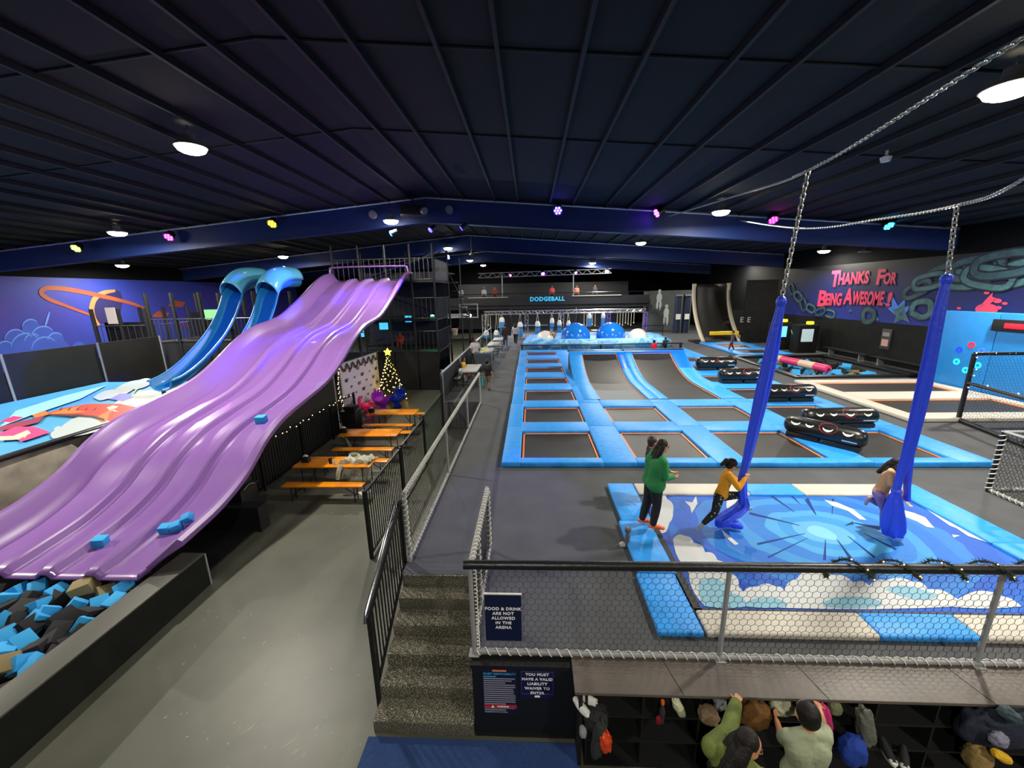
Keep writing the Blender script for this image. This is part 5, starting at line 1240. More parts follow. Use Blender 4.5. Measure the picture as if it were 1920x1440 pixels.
m = MB(); m.box((10.9, 6.3, .02), (3.4, 2.4, .03)); m.build('enclosure_base', BLACK, nc)
# right foam pit with balance beam
rp = thing('beam_pit', 'sunken foam pit with dark padded rim on the right of arena', 'foam pit', (14.9, 21, 0))
m = MB(); m.box((12.2, 21.1, .03), (.35, 6.2, .12), bev=.03); m.box((17.5, 21.1, .03), (.3, 6.2, .12), bev=.03); m.box((14.9, 18.2, .03), (5.4, .35, .12), bev=.03); m.box((14.9, 24.05, .03), (5.4, .3, .12), bev=.03); m.build('padded_rim', BLKVIN, rp)
bm_ = thing('balance_beam', 'pink and cream round padded beam lying across the right foam pit', 'beam', (13.4, 21, .2))
A, B = V((13.75, 23.8, .28)), V((14.35, 18.55, .28))
A, B = Zp(1440, 668, .25), Zp(1553, 692, .25)
PINK = mat('pink_vinyl', 'd8386e', .4); BCR = mat('cream_vinyl', 'd8b8a0', .4)
segs = [(0, .28, BCR), (.28, .42, PINK), (.42, .58, PINK), (.58, .82, BCR), (.82, 1, PINK)]
for a, b, mm in segs:
    p, q = A.lerp(B, a), A.lerp(B, b); d_ = (q-p)*.02; m = MB(); m.tube([p+d_*.2, p+d_, q-d_, q-d_*.2], [.17, .19, .19, .17], 16); m.build('beam_sleeve', mm, bm_)
m = MB(); m.tube([A-(B-A)*.06, A], .04, 6); m.tube([B, B+(B-A)*.05], .04, 6); m.build('beam_pole', BLKMET, bm_)
random.seed(31)
for i in range(34):
    x, y = random.uniform(12.6, 17.2), 18.6+5.2*random.random()**1.5
    foam((x, y, -.28+random.uniform(-.06, .1)), .34, R3(), 'b', 'sky blue foam cube lying in the right hand foam pit', 'sky blue foam cubes in the beam pit')
for i in range(60):
    foam((random.uniform(12.5, 17.3), random.uniform(18.5, 23.8), -.38+random.uniform(-.05, .08)), .36, R3(), 'k' if i % 7 else 't', 'black foam cube lying in the right hand foam pit' if i % 7 else 'tan foam piece lying in the right hand foam pit', 'black foam cubes in the beam pit' if i % 7 else 'tan foam pieces in the beam pit')
# kiosks along the right wall
def kiosk(px0, py0, px1, py1, yy, label, scr):
    a, b = Yp(px0, py1, yy), Yp(px1, py0, yy); c = (a+b)/2; w_, h_ = abs(b.x-a.x), abs(b.z-a.z)
    t = thing('arcade_kiosk', label, 'kiosk', (c.x, yy+.35, 0))
    m = MB(); m.box((c.x+.1, yy+.45, (b.z+.25)/2), (w_+.5, .8, b.z+.25), bev=.04); m.build('cabinet', BLKBOARD, t)
    m = MB(); m.box((c.x, yy+.03, c.z), (w_, .05, h_), bev=.01); m.build('screen', emis('screen_'+scr, scr, .8), t)
    m = MB(); m.box((c.x+w_*.35, yy+.3, b.z+.36), (.35, .25, .18), bev=.05); m.build('beacon', emis('yellow_beacon', 'e8d820', 1.2), t)
kiosk(1457, 612, 1477, 632, 26.6, 'black kiosk with a bright sky blue screen by the right wall', '5fc0e8')
kiosk(1502, 617, 1527, 641, 25.2, 'black kiosk with a grey screen and yellow beacon by the right wall', '8a9a9c')
c = Yp(1487, 650, 26); m = MB(); m.box((c.x, 26, .6), (.06, .06, 1.2)); m.box((c.x, 25.95, 1.25), (.5, .04, .3), M=Matrix.Rotation(-.6, 4, 'X')); m.box((c.x, 26, .02), (.4, .3, .04)); tag(m.build('info_stand', mat('pale_green_sign', 'a8d0b8', .5), None), 'thin stand with a pale green sign between the two kiosks', 'sign stand')
for i, (ya, yb) in enumerate(((21.6, 24.8), (17.9, 21.4))):
    t = thing('wall_bench', ['far low dark bench along the right wall', 'near low dark bench along the right wall'][i], 'bench', (18.1, ya, 0), 'low benches along the right wall')
    m = MB(); m.box((18.1, (ya+yb)/2, .42), (.42, yb-ya, .06), bev=.015); m.build('seat', BLKVIN, t)
    for y in (ya+.5, yb-.5):
        m = MB(); m.box((18.1, y, .2), (.3, .06, .4)); m.build('leg', GREYPL, t)
q = Xp(1661, 636, 18.5); m = MB(); m.box((18.5, q.y, q.z), (.05, .55, 1.05), bev=.01); po = m.build('wall_poster', mat('poster_grey', '3a3638', .5), None); tag(po, 'small dark poster with pale print on the black right wall', 'poster')
m = MB(); m.box((18.47, q.y, q.z-.18), (.02, .38, .35)); m.build('printed_block', mat('poster_pink', 'c89890', .5), po); m = MB(); m.box((18.47, q.y, q.z+.25), (.02, .4, .2)); m.build('printed_block', mat('poster_pale', '8a8684', .5), po)
# black climbing wall with pale edges
cw = thing('warped_wall', 'tall black curved wall with cream edges and a yellow bar, far right', 'climbing wall', (15, 31, 0))
def prof(x): return [(x, 30.2+3.4*(1-k)**1.0*0+2.4*k**2-1.2*k*0, 4.45*k) for k in [i/10 for i in range(11)]]
xa, xb = Yp(1313, 640, 31).x, Yp(1380, 640, 31).x
m = MB(); m.grid([[(xa, 33.2-2.6*(1-i/12)**2.2, .05+4.35*i/12), (xb, 33.2-2.6*(1-i/12)**2.2, .05+4.35*i/12)] for i in range(13)]); o = m.build('curved_face', mat('climb_black', '1e1d1b', .5), cw); md = o.modifiers.new('s', 'SOLIDIFY'); md.thickness = .05
for x in (xa, xb):
    m = MB(); m.grid([[(x-.13, 33.1-2.6*(1-i/12)**2.2, .05+4.4*i/12), (x+.13, 33.1-2.6*(1-i/12)**2.2, .05+4.4*i/12)] for i in range(13)]); o = m.build('cream_edge', CREAM, cw); md = o.modifiers.new('s', 'SOLIDIFY'); md.thickness = .14
m = MB(); m.box(((xa+xb)/2+.15, 30.5, .75), (xb-xa-.6, .2, .28), bev=.04); m.build('yellow_bar', mat('yellow_pad', 'e8c010', .4), cw)
m = MB(); m.box(((xa+xb)/2, 31.1, .06), (xb-xa+1.2, 1.6, .12), bev=.03); m.build('landing_mat', BLKVIN, cw)
m = MB(); m.box((17.0, 30.4, 2.3), (2.2, .2, 4.6)); sp_ = tag(m.build('partition_panel', BLKBOARD, None), 'black partition beside the climbing wall with two silver letters', 'partition')
for px in (1391, 1404):
    p = Yp(px, 600, 30.25); text('silver_letter', 'E', .55, mat('silver_print', '8a8c90', .5), sp_, frame(p, (1, 0, 0), (0, 0, 1)), bold=.01)
# grey mural panel with players and two stickered columns
gp_ = Yp(1250, 585, 40); m = MB(); m.box((gp_.x, 40, 2.0), (4.6, .15, 3.9)); gpo = tag(m.build('painted_panel', mat('grey_mural_panel', '4a504e', .6, var=.2, scale=.7), None), 'grey painted panel with pale player figures right of the deck', 'panel')
m = MB()
for (a, b, c) in ((1236, 562, .5), (1249, 590, .6)):
    p = Yp(a, b, 39.9); m.sphere(p+V((0, 0, .8)), (.16, .03, .2), 10, 6); m.sphere(p+V((0, 0, .2)), (.28, .03, .48), 10, 6); m.sphere(p+V((.15, 0, -.55)), (.12, .03, .5), 10, 6); m.sphere(p+V((-.15, 0, -.5)), (.12, .03, .45), 10, 6)
m.build('painted_player', mat('pale_grey_paint', 'a8b4b0', .6), gpo)
for px, lb in ((1268, 'navy column with white stickers, left of two by grey panel'), (1284, 'navy column with white stickers, right of two by grey panel')):
    p = Yp(px, 610, 38); t = thing('padded_column', lb, 'column', (p.x, 38, 0), 'navy padded columns'); m = MB(); m.tube([(p.x, 38, 0), (p.x, 38, 3.6)], .3, 14); m.build('column_pad', mat('navy_pad', '1a2440', .5), t)
    m = MB(); m.box((p.x, 37.66, 1.55), (.42, .05, .5)); m.build('sticker', WHITEPL, t); m = MB(); m.box((p.x, 37.7, 3.5), (.6, .2, .15)); m.build('column_cap', GREYPL, t)
m = MB(); m.tube([(-2.6, 33.9, 1.1), (11.2, 33.9, 1.1)], .03, 6)
for x in (-2.6, 2, 6.6, 11.2): m.tube([(x, 33.9, 0), (x, 33.9, 1.1)], .03, 6)
tag(m.build('crowd_rail', BLKMET, None), 'thin dark rail running behind the ball inflatable', 'railing')

# ================================================================== CHAINS AND SILKS
CHM = mat('zinc_chain', 'c8c8c0', .3, .85)
def chain(name, label, pts, L_=.085, w_=.05, r_=.0085, par=None, samples=400):
    P = spline(pts, samples); cum = [0]
    for i in range(1, len(P)): cum.append(cum[-1]+(P[i]-P[i-1]).length)
    n = int(cum[-1]/(L_*.78)); m = MB(); j = 0
    for k in range(n):
        s_ = (k+.5)*cum[-1]/n
        while cum[j+1] < s_ and j < len(cum)-2: j += 1
        f = (s_-cum[j])/(cum[j+1]-cum[j]); c = P[j].lerp(P[j+1], f); t = (P[j+1]-P[j]).normalized()
        u = t.cross(V((0, 1, 0)) if abs(t.y) < .9 else V((1, 0, 0))).normalized(); v = t.cross(u)
        if k % 2: u = v
        ring = [c+t*(L_/2-w_/2)*(1 if cos(q) >= 0 else -1)+t*cos(q)*w_/2+u*sin(q)*w_/2 for q in [2*pi*i/10+.1 for i in range(10)]]
        m.tube(ring, r_, 5, closed=True)
    o = m.build(name, CHM, par)
    if label: tag(o, label, 'chain')
    return o
TL = V((3.85, 6.12, 5.65)); TR_ = V((5.73, 5.93, 5.11))
e1 = Yp(1920, 70, 3.2); chain('overhead_chain', 'upper slack steel chain running overhead, carrying the left blue silk', [Yp(1253, 406, 18.6), Yp(1390, 364, 10.5), TL, e1, e1+(e1-TL)*.9], .062, .036, .0065)
e2 = Yp(1920, 335, 4.3); chain('overhead_chain', 'lower slack steel chain running overhead, carrying the right blue silk', [Yp(1388, 414, 18.6), Yp(1500, 428, 11.), Yp(1650, 411, 7.9), TR_, e2, e2+(e2-TR_)*1.6+V((0, 0, .5))], .062, .036, .0065)
BL_ = Yp(1465, 562, 6.12); BR_ = Yp(1776, 520, 5.93)
chain('hanging_chain', 'doubled hanging chain above the left blue silk', [TL, TL.lerp(BL_, .5), BL_+V((0, 0, .0))], .09, .055, .009)
chain('hanging_chain', 'doubled hanging chain above the right blue silk', [TR_, TR_.lerp(BR_, .5), BR_], .09, .055, .009)
def silk_strip(mb, pts, ws, ds, folds=5, ph=0.):
    """a gathered hanging strip: fluted flattened tube"""
    n = 60; P = spline(pts, n); rows = []
    for i, p in enumerate(P):
        f = i/n*(len(ws)-1); k = min(int(f), len(ws)-2); a = f-k; w_ = ws[k]*(1-a)+ws[k+1]*a; d = ds[k]*(1-a)+ds[k+1]*a
        row = []
        for j in range(28):
            q = 2*pi*j/28; r_ = 1+.22*sin(folds*q+ph+i*.03)
            row.append(p+V((cos(q)*w_/2*r_, sin(q)*d/2*r_+.02*sin(q*3+i*.2)*d, 0)))
        rows.append(row)
    mb.grid(rows, wrap=True); mb.poly(list(reversed(rows[0]))); mb.poly(rows[-1])
Y0 = 6.12
s1 = thing('aerial_silk', 'left blue aerial silk pulled sideways by the girl in yellow', 'aerial silk', tuple(BL_))
m = MB(); silk_strip(m, [BL_, Yp(1447, 640, Y0), Yp(1425, 745, Y0), Yp(1400, 860, Y0), Yp(1391, 900, Y0-.02), Yp(1393, 945, Y0-.02)], [.07, .12, .15, .1, .1, .1], [.06, .08, .09, .08, .09, .1]); m.build('silk_strip', SILK, s1, ang=0)
m = MB(); silk_strip(m, [BL_+V((.03, 0, -.02)), Yp(1455, 660, Y0+.05), Yp(1432, 760, Y0+.05), Yp(1405, 860, Y0+.08), Yp(1396, 890, Y0+.08), Yp(1396, 940, Y0)], [.06, .08, .08, .07, .07, .08], [.05, .06, .06, .06, .06, .08], 3); m.build('silk_strip', SILK, s1, ang=0)
m = MB(); silk_strip(m, [Yp(1394, 930, Y0), Yp(1393, 946, Y0), Yp(1375, 962, Y0-.05), Yp(1354, 975, 6.05), Zp(1347, 986, .12)], [.1, .16, .2, .18, .1], [.12, .2, .24, .2, .14], 6); m.build('silk_tail', SILK, s1, ang=0)
m = MB(); P_ = [Zp(1350, 984, .13), Zp(1365, 980, .15), Zp(1382, 984, .14), Zp(1393, 991, .11)]; m.tube(spline(P_, 14), [.05, .06, .07, .075, .08, .08, .075, .08, .08, .075, .07, .06, .05, .04, .02], 10); m.build('silk_tail', SILK, s1, ang=0)
m = MB(); m.sphere(BL_+V((0, 0, -.03)), (.07, .06, .09)); m.build('silk_knot', SILK, s1)
Y1 = 5.93
s2 = thing('aerial_silk', 'right blue aerial silk ending in a wide hanging bundle', 'aerial silk', tuple(BR_))
m = MB(); silk_strip(m, [BR_, Yp(1758, 600, Y1), Yp(1735, 720, Y1), Yp(1706, 840, Y1), Yp(1690, 885, Y1), Yp(1681, 922, Y1)], [.08, .15, .19, .16, .1, .08], [.07, .1, .11, .1, .09, .08]); m.build('silk_strip', SILK, s2, ang=0)
m = MB(); silk_strip(m, [Yp(1712, 820, Y1+.1), Yp(1706, 870, Y1+.1), Yp(1702, 910, Y1+.1), Yp(1701, 938, Y1+.1)], [.12, .1, .09, .08], [.08, .08, .08, .08], 3); m.build('silk_strip', SILK, s2, ang=0)
m = MB(); silk_strip(m, [Yp(1681, 921, Y1), Yp(1678, 940, Y1), Yp(1676, 965, Y1), Yp(1674, 990, Y1), Yp(1674, 1003, Y1)], [.08, .18, .25, .3, .26], [.08, .16, .22, .26, .2], 6); m.build('silk_bundle', SILK, s2, ang=0)
m = MB(); m.sphere(Yp(1681, 921, Y1), (.07, .07, .06)); m.build('silk_knot', SILK, s2); m = MB(); m.sphere(BR_+V((0, 0, -.03)), (.08, .06, .08)); m.build('silk_knot', SILK, s2)

# ================================================================== SIGNS AND LETTERING
NAVY = mat('sign_navy', '0c1436', .45); WH = mat('sign_white', 'fafafa', .5)
sg = MB(); a = Yp(908, 1112, YR-.04); b = Yp(977, 1112, YR-.04); c = Yp(908, 1199, YR-.04)
W_, H_ = b.x-a.x, a.z-c.z; cen = V(((a.x+b.x)/2, YR-.045, (a.z+c.z)/2))
sg.box(cen, (W_, .012, H_)); sn = tag(sg.build('rule_sign', NAVY, None, smooth=False), 'navy sign about food and drink tied to the guard rail net', 'sign')
m = MB(); m.box(cen+V((0, -.002, H_/2)), (W_*1.03, .018, .014)); m.build('sign_rail', WHITEPL, sn)
F = frame(cen+V((0, -.009, .02)), (1, 0, 0), (0, 0, 1))
for i, s_ in enumerate(('FOOD & DRINK', 'ARE NOT', 'ALLOWED', 'IN THE', 'ARENA')):
    text('sign_lettering', s_, .052, WH, sn, F @ Matrix.Translation((.0, .1-.062*i, 0)), bold=.0015, extrude=.001, space=1.12)
YF = 3.597
def panelsign(px0, py0, px1, py1, h, label):
    a, b = Yp(px0, py0, YF), Yp(px1, py1, YF); c = (a+b)/2; m = MB(); m.box((c.x, YF, c.z), (b.x-a.x, .008, a.z-b.z)); o = tag(m.build('notice', mat('notice_'+h, h, .4), None, smooth=False), label, 'sign')
    return o, V((c.x, YF-.006, c.z)), b.x-a.x, a.z-b.z
o, c, w_, h_ = panelsign(974, 1256, 1040, 1310, '141640', 'navy liability waiver notice, right of the two on the black panel')
F = frame(c, (1, 0, 0), (0, 0, 1))
for i, s_ in enumerate(('YOU MUST', 'HAVE A VALID', 'LIABILITY', 'WAIVER TO', 'ENTER')): text('notice_lettering', s_, .05, WH, o, F @ Matrix.Translation((0, h_*.36-.066*i, 0)), bold=.0014, extrude=.001, space=1.1)
m = MB(); m.box(c+V((0, 0, -h_*.42)), (.06, .003, .025)); m.build('printed_mark', WH, o); m = MB()
for (dx, dz, sx, sz) in ((0, h_*.46, w_*.9, .004), (0, -h_*.33, w_*.9, .004), (-w_*.45, .03, .004, h_*.8), (w_*.45, .03, .004, h_*.8)): m.box(c+V((dx, 0, dz)), (sx, .003, sz))
m.build('printed_border', mat('border_violet', '4a4a80', .5), o)
o, c, w_, h_ = panelsign(903, 1254, 971, 1338, '16183a', 'guest responsibility notice full of small print, left of the two on the black panel')
F = frame(c, (1, 0, 0), (0, 0, 1))
m = MB(); m.box(c+V((0, 0, h_*.475)), (w_*.4, .004, .022)); m.build('printed_header', mat('print_salmon', 'd87a5a', .5), o)
text('notice_heading', 'GUEST RESPONSIBILITY', .036, mat('print_cyan', '3a9ac8', .5), o, F @ Matrix.Translation((0, h_*.405, 0)), bold=.001, extrude=.001, space=1.0)
m = MB(); m.box(c+V((-w_*.28, 0, h_*.345)), (w_*.36, .003, .014)); m.build('printed_subheading', MATS['print_cyan'], o)
m = MB(); random.seed(8)
for i in range(17): 
    L_ = w_*random.choice((.86, .9, .8, .62, .9, .84)); m.box(c+V((-w_*.46+L_/2, 0, h_*.30-.0305*i)), (L_, .003, .013))
m.build('small_print', mat('print_grey', '8e8e9c', .5), o)
m = MB(); m.box(c+V((0, 0, -h_*.33)), (w_*.94, .004, .045)); rb = m.build('warning_band', mat('print_red', 'b02838', .5), o)
text('warning_lettering', 'WARNING', .028, WH, o, F @ Matrix.Translation((.03, -h_*.33, .003)), bold=.001, extrude=.001)
m = MB(); q = c+V((-.09, -.006, -h_*.33)); m.prism([q+V((-.02, 0, -.015)), q+V((.02, 0, -.015)), q+V((0, 0, .02))], (0, .003, 0)); m.build('warning_triangle', WH, o)
m = MB(); m.box(c+V((0, 0, -h_*.47)), (w_*.4, .003, .01)); m.build('small_print', MATS['print_grey'], o)

# ================================================================== LEDGE AND CUBBIES at the near edge
LEDGE = mat('brown_grey_laminate', '5a534e', .5, var=.22, scale=1.6)
m = MB(); m.box((5.13, 3.5, -.018), (9.4, .43, .036), bev=.006)
lg = tag(m.build('ledge_top', LEDGE, None), 'glossy brown grey ledge along the platform edge outside the net', 'ledge')
m = MB()
for x in (1.55, 3.0, 4.6): m.bar((x, 3.29, .0015), (x-.09, 3.7, .0015), .006, .004)
m.build('joint_line', BLACK, lg)
cb = thing('cubby_unit', 'black open cubby shelving built under the ledge, stuffed with coats and shoes', 'shelving', (5.0, 3.55, -1.1))
for z in (-1.08, -.72, -.38, -.05):
    m = MB(); m.box((5.1, 3.56, z), (9.1, .44, .022)); m.build('shelf', BLACK, cb, smooth=False)
for i in range(16):
    x = .57+.6*i; m = MB(); m.box((x, 3.57, -.565), (.02, .42, 1.03)); m.build('divider', BLACK, cb, smooth=False)
m = MB(); m.box((5.1, 3.79, -.56), (9.1, .02, 1.06)); m.build('back_board', BLACK, cb, smooth=False)
def blob(name, label, cat, c, size, m_, seed=0, amp=.25, rot=(0, 0, 0), fr=2.2):
    """soft crumpled cloth form"""
    mb = MB(); mb.sphere((0, 0, 0), 1, 36, 24)
    R = Matrix.Rotation(rot[2], 3, 'Z') @ Matrix.Rotation(rot[1], 3, 'Y') @ Matrix.Rotation(rot[0], 3, 'X')
    for v in mb.bm.verts:
        n_ = noise.noise(v.co*fr+V((seed*7.1, seed*3.3, 0)))+.5*noise.noise(v.co*fr*2.3+V((seed, 0, 5)))
        fold = .12*sin(v.co.x*9+seed+3*n_)
        p = v.co*(1+amp*n_+amp*fold); p = V((math.copysign(abs(p.x)**.8, p.x)*size[0], math.copysign(abs(p.y)**.8, p.y)*size[1], math.copysign(abs(p.z)**.8, p.z)*size[2])); v.co = R @ p+V(c)
    o = mb.build(name, m_, None, ang=0); tag(o, label, cat); return o
def cloth(h, n=None): return mat('cloth_'+h, h, .8, bump=.3, scale=25)
YC = 3.3
def at(px, py, y=YC): return Yp(px, py, y)
blob('coat', 'dark grey coat bundle hanging from the leftmost cubby', 'coat', at(1122, 1385, 3.26), (.07, .07, .25), cloth('2a2c2c'), 1, .25, (0, .12, 0))
blob('bag', 'black bag pushed into the leftmost cubby above the orange bag', 'bag', at(1118, 1345, 3.36), (.13, .1, .13), cloth('1c1e1f'), 2)
blob('plastic_bag', 'shiny orange plastic bag hanging out of the leftmost cubby', 'bag', at(1135, 1388, 3.22), (.065, .06, .13), mat('orange_foil', 'd8481c', .22, bump=.5, scale=16), 3, .3, (0, -.15, 0))
shoe_pair(at(1097, 1322, 3.4), WHITEPL, 'white shoes in the top leftmost cubby', .8, sc=.8)
blob('shoe', 'grey shoe lying low on the far left cubby edge', 'shoe', at(1093, 1372, 3.3), (.04, .05, .06), cloth('8a8a8e'), 5, .15)
c = at(1241, 1334, 3.34); m = MB(); m.lathe([(.001, -.13), (.035, -.13), (.04, -.02), (.03, .05), (.014, .09), (.014, .11), (.001, .11)], c, 16); bo = tag(m.build('bottle', mat('dark_clear_bottle', '2c2c30', .1, spec=.8), None), 'clear drink bottle with an orange cap in a cubby', 'bottle')
m = MB(); m.lathe([(.001, .145), (.019, .145), (.02, .105), (.001, .105)], c, 14); m.build('cap', mat('orange_cap', 'e06a10', .4), bo)
blob('small_bag', 'small crimson pouch beside the orange capped bottle', 'pouch', at(1235, 1350, 3.3), (.035, .03, .045), cloth('8c1030'), 6, .15)
blob('scarf', 'cream cloth hanging from the cubby right of the bottle', 'cloth', at(1272, 1325, 3.32), (.045, .05, .13), cloth('c4c6a4'), 7, .25, (0, -.45, 0))
blob('cap', 'tan cap lying at a cubby edge left of the green sleeve', 'hat', at(1328, 1340, 3.28), (.1, .09, .075), cloth('8a7458'), 8, .2)
blob('plastic_bag', 'clear crinkled bag behind the tan cap', 'bag', at(1350, 1318, 3.36), (.06, .06, .06), mat('clear_film', '8a9294', .12, bump=.6, scale=20), 9, .3)
blob('jacket', 'brown jacket stuffed in the cubby between woman and boy', 'jacket', at(1415, 1338, 3.33), (.15, .1, .15), cloth('6e4a1c'), 10, .3)
blob('shirt', 'pale green printed shirt in the cubby left of the boy head', 'shirt', at(1467, 1325, 3.38), (.12, .08, .07), cloth('a8ac90'), 11, .3)
blob('jacket', 'magenta jacket sleeve hanging beside the boy in pale shirt', 'jacket', at(1548, 1350, 3.24), (.05, .05, .2), cloth('b81c66'), 12, .25, (0, -.3, 0))
blob('hat', 'olive and white woolly hat in the cubby right of the magenta jacket', 'hat', at(1564, 1326, 3.34), (.06, .06, .075), cloth('6c7050'), 13, .2)
blob('jacket', 'grey jacket hanging down from the ledge right of the boy', 'jacket', at(1622, 1362, 3.26), (.08, .07, .25), cloth('5e6258'), 14, .25, (0, -.25, 0))
blob('bag', 'royal blue cloth bag below the grey jacket', 'bag', at(1598, 1405, 3.2), (.12, .1, .16), cloth('163c9c'), 15, .2)
shoe_pair(at(1680, 1414, 3.28)+V((0, 0, -.03)), mat('black_canvas', '2c2c30', .6), 'black and white trainers on a cubby shelf at right', 2.7, WHITEPL, .85)
blob('coat', 'big navy coat bundle filling the cubbies at the right edge', 'coat', at(1868, 1362, 3.3), (.34, .13, .23), cloth('141c30'), 16, .3)
blob('coat', 'pale lining of a hood on the navy coat bundle', 'coat', at(1872, 1386, 3.14), (.07, .05, .07), cloth('7c7c90'), 17, .3)
blob('jacket', 'teal grey jacket arm lying over the navy coat', 'jacket', at(1893, 1340, 3.2), (.09, .06, .06), cloth('34464c'), 18, .3, (0, .6, 0))
blob('tote_bag', 'tan tote bag at the bottom right corner', 'bag', at(1832, 1420, 3.2), (.11, .09, .14), cloth('8c7444'), 19, .15)
blob('pouch', 'yellow pouch lying on the tan tote bag', 'pouch', at(1878, 1418, 3.1), (.1, .05, .04), cloth('d8a814'), 20, .15, (0, .5, 0))
# bottle with things on the arena floor by the mat
c = Zp(1176, 1024, 0); m = MB(); m.lathe([(.001, 0), (.04, 0), (.042, .2), (.03, .23), (.03, .26), (.05, .27), (.05, .33), (.001, .34)], c, 14); tag(m.build('drinking_flask', mat('flask_grey', '5a5e64', .35), None), 'dark grey drinking flask standing on the arena floor by the mat', 'flask')
c = Zp(1167, 1024, 0); m = MB(); m.box(c+V((0, 0, .03)), (.09, .07, .05), bev=.01); m.sphere(c+V((0, 0, .06)), (.03, .03, .02)); tag(m.build('small_pouch', mat('pouch_white_black', 'b0b0b0', .5), None), 'small pale box left of the flask', 'box')
c = Zp(1186, 1017, 0); m = MB(); m.box(c+V((0, 0, .03)), (.16, .1, .06), rz=.6, bev=.02); tag(m.build('small_bag', BLKVIN, None), 'small black bag right of the flask', 'bag')
# ================================================================== PEOPLE
def capsule(bm, a, ra, b, rb, n=14):
    a, b = V(a), V(b); d = b-a
    if d.length < 1e-5: d = V((0, 0, 1e-4)); b = a+d
    t = d.normalized(); x = t.orthogonal().normalized(); y = t.cross(x); rows = []
    for i in range(5):
        q = pi/2*i/4; rows.append((a-t*ra*cos(q), ra*sin(q)))
    for i in range(5):
        q = pi/2*i/4; rows.append((b+t*rb*sin(q), rb*cos(q)))
    vs = [[bm.verts.new(c+x*cos(2*pi*k/n)*max(r, 1e-4)+y*sin(2*pi*k/n)*max(r, 1e-4)) for k in range(n)] for c, r in rows]
    for i in range(len(vs)-1):
        for k in range(n): bm.faces.new((vs[i][k], vs[i][(k+1) % n], vs[i+1][(k+1) % n], vs[i+1][k]))
    bm.faces.new(list(reversed(vs[0]))); bm.faces.new(vs[-1])
def chainc(bm, pts):
    for (a, ra), (b, rb) in zip(pts[:-1], pts[1:]): capsule(bm, a, ra, b, rb)
def ellip(bm, c, ax):
    M = Matrix(((ax[0].x, ax[1].x, ax[2].x, c[0]), (ax[0].y, ax[1].y, ax[2].y, c[1]), (ax[0].z, ax[1].z, ax[2].z, c[2]), (0, 0, 0, 1)))
    bmesh.ops.create_uvsphere(bm, u_segments=20, v_segments=14, radius=1, matrix=M)
def fuse(name, bm, vox, m, parent, it=4):
    """join overlapping forms into one smooth continuous surface"""
    me = bpy.data.meshes.new(name); bm.to_mesh(me); bm.free()
    o = bpy.data.objects.new(name, me); COL.objects.link(o)
    md = o.modifiers.new('r', 'REMESH'); md.mode = 'VOXEL'; md.voxel_size = vox; md.use_smooth_shade = True
    md = o.modifiers.new('s', 'SMOOTH'); md.iterations = it; md.factor = .5
    dg = bpy.context.evaluated_depsgraph_get(); me2 = bpy.data.meshes.new_from_object(o.evaluated_get(dg))
    bpy.data.objects.remove(o); bpy.data.meshes.remove(me); me2.name = name; me2.materials.clear()
    return link(name, me2, m, parent, True, 0)
SKINS = {'a': mat('skin_warm', 'b9835f', .5), 'b': mat('skin_brown', '7a4d34', .5), 'c': mat('skin_light', 'd0a080', .5)}
HAIRS = {'dark': mat('hair_dark', '130e0c', .55, spec=.3, bump=.3, scale=40), 'brown': mat('hair_brown', '35221a', .45, bump=.3, scale=40), 'blond': mat('hair_blond', '9a7a44', .5, bump=.3, scale=40)}
BASE = dict(pelvis=(0, 0, .53), waist=(0, 0, .62), chest=(0, 0, .73), neck=(0, .0, .825), head=(0, .012, .93))
for s_, k in ((-1, 'L'), (1, 'R')):
    BASE.update({'sh'+k: (s_*.112, 0, .80), 'el'+k: (s_*.14, -.01, .645), 'wr'+k: (s_*.145, .03, .50), 'hip'+k: (s_*.052, 0, .51), 'kn'+k: (s_*.056, .012, .285), 'an'+k: (s_*.056, -.012, .05), 'to'+k: (s_*.066, .095, .02)})
def hand(bm, w, d, nrm, side, s, curl, vr):
    """palm, four unequal bent fingers and a thumb leaving the side of the palm"""
    d = d.normalized(); nrm = (nrm-d*nrm.dot(d)).normalized(); b = d.cross(nrm)*side
    for k, off in enumerate((-.17, -.06, .06, .17)):
        kn = w+d*s*(.50-.03*abs(k-1))+b*off*s
        capsule(bm, w+b*off*s*.5, vr*1.15, kn, vr*1.15, 10)
        L_ = (.38, .46, .43, .34)[k]*s; p = kn; dd = d.copy(); r_ = vr
        for j, f in enumerate((.42, .33, .25)):
            dd = (dd*cos(curl*(.8+.25*j))+nrm*sin(curl*(.8+.25*j))).normalized(); q = p+dd*L_*f; capsule(bm, p, r_, q, r_*.88, 10); p = q; r_ *= .9
    a = w+d*s*.14-b*s*.16; q = a+(d*.55-b*.75+nrm*.25).normalized()*s*.26; capsule(bm, w+d*s*.06, vr*1.2, a, vr*1.2, 10); capsule(bm, a, vr*1.1, q, vr*.95, 10); capsule(bm, q, vr*.95, q+(d*.9-b*.25+nrm*.35).normalized()*s*.2, vr*.8, 10)
